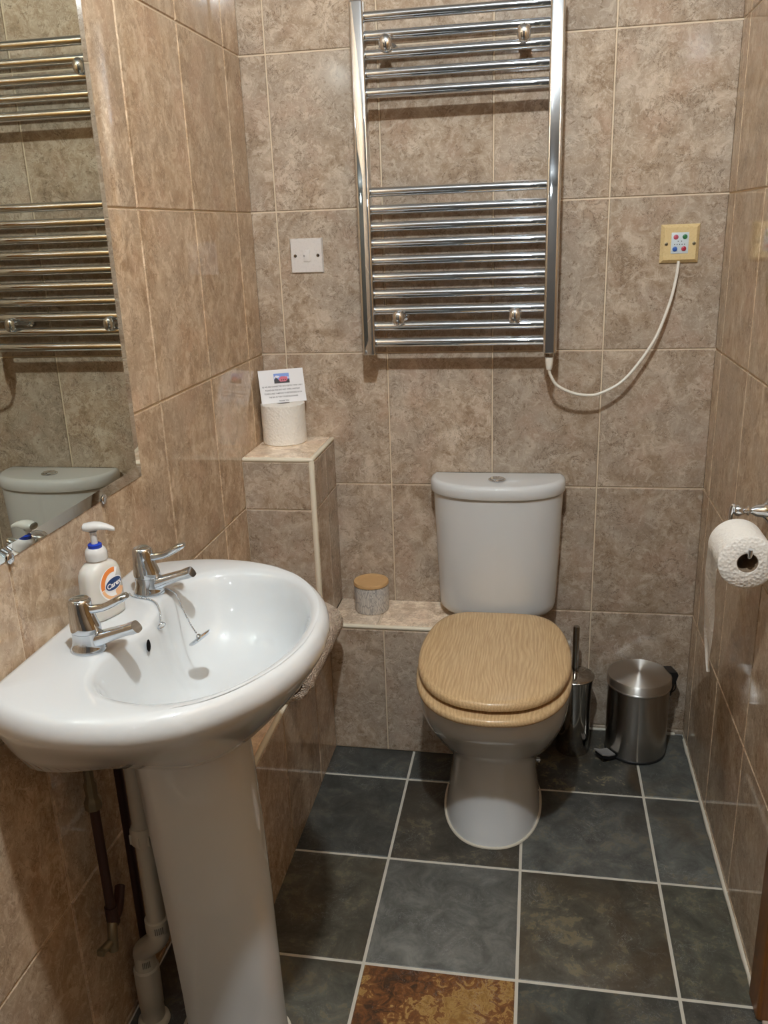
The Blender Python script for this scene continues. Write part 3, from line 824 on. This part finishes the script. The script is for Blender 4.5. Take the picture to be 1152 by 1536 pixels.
bm = bm_new(); loft(bm, [[pp(r, s, z) for s, z in ((-.016, z0), (.016, z0), (.016, z1), (-.016, z1))] for r, z0, z1 in ((BR - .006, .004, .014), (BR + .024, .008, .018), (BR + .046, .018, .026))]); fix_normals(bm)
ped = obj('pedal', bm, M['black'], t)
bm = bm_new(); loft(bm, [[pp(r, s, z) for s, z in ((-.017, z0), (.017, z0), (.017, z0 + .004), (-.017, z0 + .004))] for r, z0 in ((BR + .004, .0155), (BR + .026, .0195), (BR + .050, .030))]); fix_normals(bm)
obj('pedal_plate', bm, M['plate'], ped, label='chrome foot plate')

# ------------------------------------------------------------------ toilet brush
QX, QY = .850, -.104
t = thing('toilet_brush', (QX, QY, 0), 'polished steel toilet brush holder standing between the toilet and pedal bin', 'toilet brush')
bm = bm_new(); lathe(bm, (QX, QY, 0), [(.044, .0), (.0455, .002), (.0455, .05), (.0445, .12), (.0465, .19), (.0495, .2245), (.048, .2255)], 56); obj('holder', bm, M['darkchrome'], t)
bm = bm_new(); lathe(bm, (QX, QY, 0), [(.0485, .2260), (.0525, .2270), (.053, .2295), (.051, .2320), (.030, .2370), (.012, .2410), (.0105, .2440)], 56); bl = obj('lid', bm, M['darkchrome'], t)
bm = bm_new(); lathe(bm, (QX, QY, 0), [(.0088, .243), (.0085, .30), (.0088, .372), (.0080, .3755), (.005, .377)], 28); obj('handle', bm, M['darkchrome'], t)

# ------------------------------------------------------------------ toilet roll holder on the right wall
HX, HZ, HY = 1.1015, .8235, -.752          # roll end nearest the camera
t = thing('toilet_roll_holder', (W, -.635, .885), 'chrome toilet roll holder with rose and bent bar on the right wall', 'toilet roll holder')
bm = bm_new(); hy, hz = -.637, .883
lathe(bm, (0, hy, hz), [(.024, W - .0018), (.024, W - .008), (.018, W - .012), (.012, W - .018), (.0105, W - .030), (.0065, W - .036), (.0065, W - .040), (.0095, W - .043), (.0065, W - .0465), (.0068, W - .051), (.0105, W - .055), (.0115, W - .060), (.0095, W - .066), (.004, W - .069)], 32, 'X')
obj('wall_mount', bm, M['chrome'], t)
bm = bm_new(); bx = W - .0655
tube(bm, [(bx, hy, hz), (bx - .004, hy - .001, hz + .010), (bx - .006, hy, hz + .002), (bx - .006, hy, hz - .02), (HX + .001, hy - .001, .845), (HX + .001, hy - .012, .8368), (HX + .001, -.70, .8362), (HX + .001, -.748, .8362), (HX + .001, -.757, .8390), (HX + .001, -.760, .8520)], .0042, 14, 5)
obj('roll_bar', bm, M['chrome'], t)
t = thing('toilet_roll', (HX, HY + .05, HZ - .05), 'white toilet roll with a long torn strip hanging from the wall holder', 'toilet roll')
bm = bm_new(); roll_profile(bm, (HX, HY, HZ), .0490, .0185, .100, 'Y'); obj('tissue', bm, M['paper'], t)
bm = bm_new(); n = 40; rg = []
for r_, y_ in ((.0183, HY + .0005), (.0183, HY + .0995), (.0172, HY + .0995), (.0172, HY + .0005)):
    rg.append([Vector((HX + r_ * math.cos(2 * PI * k / n), y_, HZ + r_ * math.sin(2 * PI * k / n))) for k in range(n)])
loft(bm, rg + [rg[0]], False, False); bmesh.ops.remove_doubles(bm, verts=bm.verts, dist=1e-6); fix_normals(bm); obj('cardboard_core', bm, M['core'], t)
bm = bm_new(); nS = 44; nW = 8; grid = []
for j in range(nS + 1):
    f = j / nS; z = HZ + .004 - .228 * f
    row = []
    # tear: the strip narrows to a point over its last part
    cut = max(0, (f - .74) / .26)
    y0 = HY + .001 + .013 * cut; y1 = HY + .099 - .040 * f ** 2 - .044 * cut ** 1.2
    for i in range(nW + 1):
        g = i / nW; y = y0 + (y1 - y0) * g
        x = HX - .0494 - .0012 * math.sin(f * 9 + g * 5) - .0018 * f * math.sin(g * 8) + .004 * f
        row.append(bm.verts.new((x, y, z)))
    grid.append(row)
for a, b in zip(grid, grid[1:]):
    for i in range(nW): bm.faces.new((a[i], a[i + 1], b[i + 1], b[i]))
bmesh.ops.solidify(bm, geom=list(bm.faces), thickness=.0006); fix_normals(bm)
obj('hanging_strip', bm, M['paper'], t, label='torn strip of tissue hanging down')

# ------------------------------------------------------------------ basin
YC = -1.102
hp = [(.0035, .223), (.020, .243), (.055, .266), (.11, .283), (.17, .2885), (.235, .279), (.300, .250), (.352, .200), (.393, .138), (.416, .070), (.4235, 0)]
hq = [(.153, 0), (.146, .04), (.134, .085), (.131, .130), (.140, .168), (.165, .200), (.205, .217), (.255, .220), (.302, .202), (.343, .162), (.374, .102), (.389, .045), (.392, 0)]
def ring_from(half, back_straight):
    a = catmull([(x, y, 0) for x, y in half], 8)
    return [(p.x, p.y) for p in a]
oh = ring_from(hp, True); qh = ring_from(hq, False)
def resample(line, n):
    d = [0.]
    for a, b in zip(line, line[1:]): d.append(d[-1] + math.hypot(b[0] - a[0], b[1] - a[1]))
    out = []
    for k in range(n + 1):
        s = d[-1] * k / n; i = 0
        while i < len(d) - 2 and d[i + 1] < s: i += 1
        f = (s - d[i]) / ((d[i + 1] - d[i]) or 1); out.append((line[i][0] + (line[i + 1][0] - line[i][0]) * f, line[i][1] + (line[i + 1][1] - line[i][1]) * f))
    return out
NH = 56
nb = 14
backo = [(.0035, .223 * k / nb) for k in range(nb)]
O_half = backo + resample(oh, NH - nb)
Q_half = resample(qh, NH)
def full(half): return [(x, YC + y) for x, y in half] + [(x, YC - y) for x, y in reversed(half[1:-1])]
O = full(O_half); Q = full(Q_half)
def scl(poly, cx, s): return [(cx + (x - cx) * s, YC + (y - YC) * s) for x, y in poly]
def mixp(a, b, f): return [(x0 + (x1 - x0) * f, y0 + (y1 - y0) * f) for (x0, y0), (x1, y1) in zip(a, b)]
def sm(t):
    t = max(0, min(1, t)); return t * t * (3 - 2 * t)
def mixo(f): return [(x0 + (x1 - x0) * g, y0 + (y1 - y0) * g) for (x0, y0), (x1, y1) in zip(E0, O) for g in [f + (1 - f) * .62 * sm(1 - x1 / .20) * sm(abs(y1 - YC) / .22)]]
def keepback(poly): return [(max(x, .0035), y) for x, y in poly]
E0 = [(.19 + .085 * math.cos(a), YC + .082 * math.sin(a)) for a in [math.atan2((y - YC) , (x - .19)) for x, y in O]]
DZ = .8315
rings = [at_z(E0, .644), at_z(mixp(E0, O, .20), .652), at_z(keepback(mixp(E0, O, .38)), .679), at_z(keepback(mixo(.57)), .711), at_z(keepback(mixo(.72)), .737), at_z(keepback(mixo(.825)), .757),
         at_z(keepback(mixo(.90)), .772), at_z(keepback(mixo(.965)), .788), at_z(O, .800), at_z(keepback(inset(O, .0005)), .811), at_z(keepback(inset(O, .004)), .822), at_z(keepback(inset(O, .011)), .829), at_z(keepback(inset(O, .019)), DZ)]
QO = scl(Q, .265, 1.075)
QO = [(max(x, .118) if abs(y - YC) < .20 else x, y) for x, y in QO]
rings += [at_z(mixp(O, QO, .72), DZ), at_z(QO, DZ - .0002), at_z(scl(Q, .265, 1.03), DZ - .0025), at_z(Q, DZ - .009)]
for s, z in ((.975, .812), (.945, .795), (.905, .772), (.85, .748), (.77, .726), (.65, .708), (.48, .696), (.28, .690), (.12, .688)): rings.append(at_z(scl(Q, .262, s), z))
t = thing('pedestal_basin', (.0035, YC, 0), 'white pedestal washbasin with two taps against the left wall', 'washbasin')
bm = bm_new(); loft(bm, rings, True, True); fix_normals(bm); obj('bowl', bm, M['ceramic'], t, angle=120)
bm = bm_new(); ball(bm, (.1565, YC - .034, .8095), .0092, .22, .62, 1.1); obj('overflow_hole', bm, M['hole'], t, label='dark overflow hole')
bm = bm_new(); lathe(bm, (.262, YC, .6885), [(.024, 0), (.024, .002), (.020, .003), (.017, .001), (.0005, -.0)], 32); obj('waste_outlet', bm, M['chrome'], t)
# pedestal: a half column, open towards the wall
def psec(xb, hb, h, xf, n=40):
    pts = []
    for k in range(n + 1):
        a = -PI / 2 + PI * k / n
        e = 2.5; c, s = math.cos(a), math.sin(a)
        x = xb + (xf - xb) * abs(c) ** (2 / e); y = h * math.copysign(abs(s) ** (2 / e), s)
        if k in (0, n): y = math.copysign(hb, s)
        pts.append((x, y))
    return pts
prof = [(0, .150, .066, .074, .308), (.02, .150, .064, .072, .306), (.06, .149, .061, .069, .3045), (.15, .147, .062, .071, .303), (.30, .142, .067, .077, .300), (.45, .137, .073, .084, .295), (.56, .133, .079, .091, .289), (.62, .131, .083, .096, .284), (.652, .130, .085, .100, .281), (.672, .130, .085, .101, .280)]
bm = bm_new(); th = .012; outer = []; 
for z, xb, hb, hm, xf in prof:
    o1 = psec(xb, hb, hm, xf); i1 = psec(xb, hb - th, hm - th, xf - th)
    outer.append([Vector((x, YC + y, z)) for x, y in o1] + [Vector((x, YC + y, z)) for x, y in reversed(i1)])
loft(bm, outer, False, False); n_ = len(outer[0]); vs = list(bm.verts)
for base in (0, (len(prof) - 1) * n_):
    for k in range(n_ // 2 - 1):
        bm.faces.new([vs[base + k], vs[base + k + 1], vs[base + n_ - 2 - k], vs[base + n_ - 1 - k]])
fix_normals(bm); obj('pedestal', bm, M['ceramic'], t, angle=60)
bm = bm_new(); tube(bm, [Vector((x, YC + y, .001)) for x, y in psec(.15, .066, .0755, .3095)], .0032, 8); obj('floor_sealant', bm, M['sealant'], t)

# taps: built once, the second copied part by part
def make_tap(x, y):
    t = thing('basin_tap', (x, y, DZ), 'chrome lever tap on the near side of the basin, in front of the soap bottle', 'tap', 'pair of basin taps')
    bm = bm_new(); loft(bm, [[Vector((x + cx + a, y + b, DZ + h)) for a, b in sup(rx, ry, 40, 2.)] for h, cx, rx, ry in ((.0002, .004, .0265, .0225), (.003, .004, .0268, .0228), (.007, .0045, .0250, .0212), (.014, .005, .0235, .0195), (.024, .005, .0225, .0185), (.0300, .004, .0222, .0186))]); fix_normals(bm); obj('tap_body', bm, M['tapchrome'], t)
    bm = bm_new(); rings = []
    for px, pz, hw, hh in ((-.004, .014, .0155, .012), (.012, .0155, .0150, .0115), (.030, .0215, .0125, .0092), (.050, .0290, .0112, .0078), (.066, .0345, .0108, .0072), (.0745, .0372, .0108, .0074), (.0835, .0405, .0105, .0074)):
        tl = .36
        rings.append([Vector((x + px - b * tl + (0 if px < .07 else -b * .35), y + a, DZ + pz + b)) for a, b in sup(hw, hh, 24, 3.)])
    loft(bm, rings); fix_normals(bm); obj('spout', bm, M['tapchrome'], t)
    bm = bm_new(); loft(bm, [[Vector((x + cx + a, y + b, DZ + h)) for a, b in sup(rx, ry, 40, 2.)] for h, cx, rx, ry in ((.0305, .004, .0226, .0188), (.0325, .004, .0230, .0192), (.040, .0032, .0220, .0186), (.052, .0014, .0192, .0174), (.064, .0002, .0172, .0166), (.0750, 0, .0166, .0164), (.0785, 0, .0160, .0158), (.0808, 0, .0136, .0134), (.0800, 0, .0124, .0122))]); fix_normals(bm); hd_ = obj('tap_head', bm, M['tapchrome'], t)
    bm = bm_new(); rings = []
    for px, pz, hw, hh in ((.010, .0640, .0058, .0068), (.024, .0660, .0052, .0060), (.036, .0685, .0054, .0056), (.046, .0730, .0072, .0058), (.056, .0785, .0092, .0060), (.066, .0840, .0102, .0058), (.0725, .0872, .0090, .0050), (.0760, .0885, .0050, .0030)):
        rings.append([Vector((x + px - b * .3, y + a, DZ + pz + b)) for a, b in sup(hw, hh, 24, 2.4)])
    loft(bm, rings); fix_normals(bm); obj('lever', bm, M['tapchrome'], hd_)
    return t
tap1 = make_tap(.0905, -1.197)
def dup(root, loc):
    r = root.copy(); COL.objects.link(r); r.location = loc
    for ch in list(root.children):
        c = ch.copy(); COL.objects.link(c); c.parent = r
        for g in list(ch.children):
            d = g.copy(); COL.objects.link(d); d.parent = c
    return r
bpy.context.view_layer.update()
tap2 = dup(tap1, Vector((.0905, -.990, DZ)))
tap2['label'] = 'chrome lever basin tap on the far side, with the plug chain looped round it'

# plug on its ball chain
t = thing('plug_and_chain', (.168, -1.091, DZ), 'round metal basin plug hanging on a ball chain from the far tap', 'basin plug')
def beads(path, step=.0040, r=.0017):
    path = catmull(path, 10); out = []; acc = 0; prev = path[0]; out.append(prev)
    for p in path[1:]:
        d = (p - prev).length
        while acc + d >= step:
            f = (step - acc) / d; prev = prev + (p - prev) * f; out.append(prev); d = (p - prev).length; acc = 0
        acc += d; prev = p
    bm = bm_new()
    for p in out: ball(bm, p, r, 1, 1, 1, 8, 6)
    tube(bm, path, .0005, 6)
    return bm
zc = DZ + .0016
bm = beads([(.064, -1.0015, zc), (.075, -1.012, zc), (.0905, -1.0165, zc), (.1095, -1.0215, zc), (.1255, -1.0335, zc), (.137, -1.050, zc - .001), (.1475, -1.067, .8295), (.1535, -1.083, .823)])
obj('ball_chain', bm, M['tapchrome'], t)
bm = bm_new()
for a, r0 in ((0, .0052), (1.2, .0046)):
    tube(bm, [Vector((.1555 + .003 * math.sin(a), -1.089 + r0 * math.cos(k * PI / 8) , .8205 + r0 * math.sin(k * PI / 8))) + Vector((.004 * math.sin(k * PI / 8 + a), 0, 0)) for k in range(17)], .0011, 8)
obj('split_ring', bm, M['tapchrome'], t)
PC = Vector((.2065, -1.0600, .7880)); pn = Vector((-.60, .10, .79)).normalized()
bm = beads([(.100, -.9690, zc), (.112, -.9735, zc), (.1255, -.9800, zc + .0005), (.1400, -.9900, .8320), (.1530, -1.0050, .8265), (.1660, -1.0230, .8200), (.1800, -1.0400, .8110), (.1900, -1.0500, .8030), tuple(PC + pn * .008)])
obj('ball_chain', bm, M['tapchrome'], t)
bm = bm_new(); u_ = pn.orthogonal().normalized(); w_ = pn.cross(u_)
loft(bm, [[PC + pn * h + (u_ * math.cos(2 * PI * k / 32) + w_ * math.sin(2 * PI * k / 32)) * r for k in range(32)] for r, h in ((.015, -.0045), (.0185, -.0035), (.0205, -.001), (.0205, .0012), (.0185, .0020), (.005, .0024), (.003, .0055), (.001, .0065))])
fix_normals(bm); obj('plug', bm, M['tapchrome'], t, label='chrome disc plug')

# ------------------------------------------------------------------ soap bottle
SB = Vector((.0610, -1.0825, DZ)); an = math.radians(-20)
en = Vector((math.cos(an), math.sin(an), 0)); ew = Vector((-math.sin(an), math.cos(an), 0))
A_, D_ = .0345, .0205
t = thing('soap_dispenser', tuple(SB), 'clear pump bottle of hand soap with orange and navy label between the taps', 'soap bottle')
def bottle_ring(h, a, d, e, n=64): return [SB + ew * x + en * y + Vector((0, 0, h)) for x, y in sup(a, d, n, e)]
bm = bm_new()
loft(bm, [bottle_ring(*q) for q in ((.0004, A_ * .90, D_ * .86, 3), (.003, A_ * .98, D_ * .97, 3.2), (.008, A_, D_, 3.2), (.050, A_, D_, 3.2), (.068, A_ * .99, D_, 3.), (.077, A_ * .96, D_ * .98, 2.8), (.084, A_ * .87, D_ * .93, 2.6), (.0895, A_ * .68, D_ * .86, 2.3), (.0925, .0168, .0162, 2.), (.0945, .0150, .0150, 2.), (.098, .0148, .0148, 2.))])
fix_normals(bm); bot = obj('bottle', bm, M['soap'], t)
def surf(a, b, h):
    k = 1. if b < .064 else (1 - .35 * ((b - .064) / .02) ** 1.6 * .25)
    a = max(-A_ * .97, min(A_ * .97, a))
    return SB + ew * a + en * (D_ * k * (1 - abs(a / A_) ** 3.1) ** (1 / 3.1) + h) + Vector((0, 0, b))
def ellipse_patch(bm, ca, cb, ra, rb, rot, h, mi, n=40, m=6, inner=0., a0=0., a1=2 * PI):
    c, s = math.cos(rot), math.sin(rot); prev = None
    for j in range(m + 1):
        f = inner + (1 - inner) * j / m; row = []
        for k in range(n + 1):
            q = a0 + (a1 - a0) * k / n; x, y = ra * f * math.cos(q), rb * f * math.sin(q)
            row.append(bm.verts.new(surf(ca + x * c - y * s, cb + x * s + y * c, h)))
        if prev:
            for k in range(n):
                try:
                    fc = bm.faces.new((prev[k], row[k], row[k + 1], prev[k + 1])); fc.material_index = mi
                except Exception: pass
        prev = row
CA_, CB_ = .0060, .0565
bm = bm_new()
ellipse_patch(bm, CA_ + .001, CB_ - .001, .0265, .0270, 0, .0004, 2, 60, 6, 0, math.radians(60), math.radians(300))
ellipse_patch(bm, CA_ + .002, CB_, .0250, .0255, 0, .0006, 0, 60, 6, .70, math.radians(75), math.radians(195))
ellipse_patch(bm, CA_ + .002, CB_ - .001, .0250, .0255, 0, .0006, 1, 60, 6, .80, math.radians(195), math.radians(330))
ellipse_patch(bm, CA_ + .012, CB_ - .016, .0080, .0075, 0, .0007, 1, 32, 4)
lab = obj('label', bm, [M['label_orange'], M['label_peach'], M['label_white']], bot, label='orange and navy front label', angle=180)
bm = bm_new(); ellipse_patch(bm, CA_ + .002, CB_ - .001, .0185, .0112, .14, .0009, 1); ellipse_patch(bm, CA_ + .002, CB_ - .001, .0170, .0098, .14, .0011, 0)
fix_normals(bm)
obj('label_badge', bm, [M['label_navy'], M['label_white']], bot, angle=180)
def onb(x, y, rot=.14): return surf(CA_ + .002 + x * math.cos(rot) - y * math.sin(rot), CB_ - .002 + x * math.sin(rot) + y * math.cos(rot), .0014)
obj('label_lettering', text_bm('Carex', .0118, onb, bold=.00035), M['label_white'], bot)
bm = bm_new(); lathe(bm, SB, [(.0158, .096), (.0168, .097), (.0168, .108), (.0150, .113), (.0125, .1155)], 40); pump = obj('pump_collar', bm, M['frost'], t)
bm = bm_new(); lathe(bm, SB, [(.0102, .1148), (.0106, .1155), (.0106, .1208), (.0090, .1220), (.006, .122)], 36); obj('lock_ring', bm, M['blue'], t, label='blue lock ring')
bm = bm_new(); lathe(bm, SB, [(.0052, .121), (.0050, .140), (.0070, .142)], 24)
rings = []
nz = Vector((.97, .24, 0)).normalized(); nw = Vector((-nz.y, nz.x, 0))
for px, pz, hw, hh in ((-.0150, .1490, .0035, .0020), (-.0130, .1490, .0085, .0055), (-.006, .1490, .0110, .0070), (.003, .1500, .0112, .0068), (.012, .1500, .0095, .0058), (.022, .1480, .0070, .0046), (.031, .1445, .0048, .0034), (.0335, .1432, .0030, .0022)):
    rings.append([SB + nz * px + nw * a + Vector((0, 0, pz + b)) for a, b in sup(hw, hh, 24, 2.3)])
loft(bm, rings); fix_normals(bm); obj('pump_head', bm, M['frost'], t)

# ------------------------------------------------------------------ pipes under the basin
t = thing('waste_pipe', (.05, -1.10, 0), 'pale grey plastic waste pipe with offset bend beside the pedestal', 'pipe')
U_ = (.098, -1.128); Lw = (.046, -1.098)
bm = bm_new(); tube(bm, [(U_[0], U_[1], .650), (U_[0], U_[1], .262)], .0165, 28); obj('upper_pipe', bm, M['grey_pipe'], t)
bm = bm_new(); lathe(bm, (*U_, 0), [(.0168, .436), (.0205, .437), (.0225, .440), (.0225, .462), (.0205, .466), (.0195, .470), (.0168, .471)], 32)
for k in range(8): box(bm, (U_[0] + .0222 * math.cos(k * PI / 4) - .002, U_[1] + .0222 * math.sin(k * PI / 4) - .002, .442), (U_[0] + .0222 * math.cos(k * PI / 4) + .002, U_[1] + .0222 * math.sin(k * PI / 4) + .002, .460))
obj('compression_collar', bm, M['grey_pipe'], t)
bm = bm_new(); tube(bm, [(*U_, .275), (*U_, .250), (*U_, .238), (.085, -1.120, .215), (.060, -1.106, .185), (*Lw, .165), (*Lw, .150), (*Lw, .120)], [.0192, .0192, .019, .019, .019, .019, .0192, .0200], 28, 5)
lathe(bm, (*U_, 0), [(.0195, .250), (.0205, .252), (.0205, .276), (.0168, .278)], 28)
el = obj('offset_bend', bm, M['grey_pipe'], t)
for (cx, cy, z, r) in ((*U_, .262, .0207), (*Lw, .148, .0197)):
    bm = bm_new()
    for k in range(5):
        a = math.radians(-78 + k * 9); a2 = a + math.radians(5.5)
        bm.faces.new([bm.verts.new(Vector((cx + r * math.cos(b), cy + r * math.sin(b), zz))) for b, zz in ((a, z - .007), (a2, z - .007), (a2, z + .007), (a, z + .007))])
    obj('printed_stamp', bm, M['pipe_print'], el, label='small grey printed stamp')
bm = bm_new(); lathe(bm, (*Lw, 0), [(.0215, .001), (.0215, .040), (.0225, .042), (.0232, .100), (.0232, .128), (.0205, .131)], 32); obj('lower_pipe', bm, M['grey_pipe'], t)
bm = bm_new(); lathe(bm, (*Lw, 0), [(.030, .0005), (.029, .006), (.025, .010), (.0216, .012)], 24); obj('floor_sealant', bm, M['sealant'], t)

def copper(y, x, zlo, label, valve):
    t = thing('supply_pipe', (x, y, zlo), label, 'pipe')
    bm = bm_new(); tube(bm, [(x, y, zlo), (x, y, .555)], .0080, 18); obj('copper_tube', bm, M['copper'], t)
    bm = bm_new(); lathe(bm, (x, y, 0), [(.0085, .540), (.0135, .541), (.0140, .545), (.0140, .556), (.0115, .560), (.0095, .566), (.0105, .580), (.0105, .588), (.0080, .592), (.0080, .612)], 8); obj('compression_nut', bm, M['brass'], t)
    bm = bm_new(); tube(bm, [(x, y, .606), (x + .003, y - .001, .635), (x + .010, y - .002, .668)], .0066, 14, 5); obj('tap_tail', bm, M['brass'], t)
    if valve:
        bm = bm_new(); tube(bm, [(x, y, .345), (x, y, .318), (x, y + .004, .310)], .0105, 16, 4); tube(bm, [(x, y, .315), (x, y + .02, .322), (x - .012, y + .055, .335)], .0090, 14, 4)
        v = obj('pipe_tee', bm, M['copper'], t)
        bm = bm_new(); tube(bm, [(x, y - .002, .318), (x + .004, y - .014, .298), (x + .004, y - .018, .272)], .0085, 14, 4); tube(bm, [(x + .004, y - .016, .290), (x - .004, y - .040, .288)], .0072, 12); box(bm, (x - .010, y - .046, .283), (x + .003, y - .038, .294), .002)
        obj('drain_cock', bm, M['brass'], t)
    return t
copper(-1.183, .050, .318, 'dark copper supply pipe with brass drain cock nearest the left wall', True)
copper(-1.060, .028, .002, 'dark copper supply pipe behind the plastic waste pipe', False)

# ------------------------------------------------------------------ camera and rendering
cd = bpy.data.cameras.new('camera'); cam = bpy.data.objects.new('camera', cd); COL.objects.link(cam)
R_ = Vector((0.98464598, 0.17099269, -0.03512533)); U2 = Vector((-0.02075867, 0.31448764, 0.94903456)); F_ = Vector((-0.17332446, 0.93373391, -0.31320857))
cam.matrix_world = Matrix(((R_.x, U2.x, -F_.x, 0.73248), (R_.y, U2.y, -F_.y, -2.22951), (R_.z, U2.z, -F_.z, 1.39943), (0, 0, 0, 1)))
cd.sensor_fit = 'VERTICAL'; cd.sensor_height = 36; cd.sensor_width = 27; cd.lens = 36 * 1282.469 / 1536
cd.clip_start = .01
SC.camera = cam
w = bpy.data.worlds.new('World'); SC.world = w; w.use_nodes = True
w.node_tree.nodes['Background'].inputs['Color'].default_value = (.5, .5, .5, 1); w.node_tree.nodes['Background'].inputs['Strength'].default_value = .05
vs_ = SC.view_settings
vs_.view_transform = 'Standard'; vs_.look = 'None'; vs_.gamma = 1; vs_.use_curve_mapping = False; vs_.exposure = 1.76
SC.display_settings.display_device = 'sRGB'
SC.cycles.max_bounces = 10; SC.cycles.diffuse_bounces = 6; SC.cycles.glossy_bounces = 6
SC.cycles.caustics_reflective = False; SC.cycles.caustics_refractive = False
SC.cycles.sample_clamp_indirect = 4
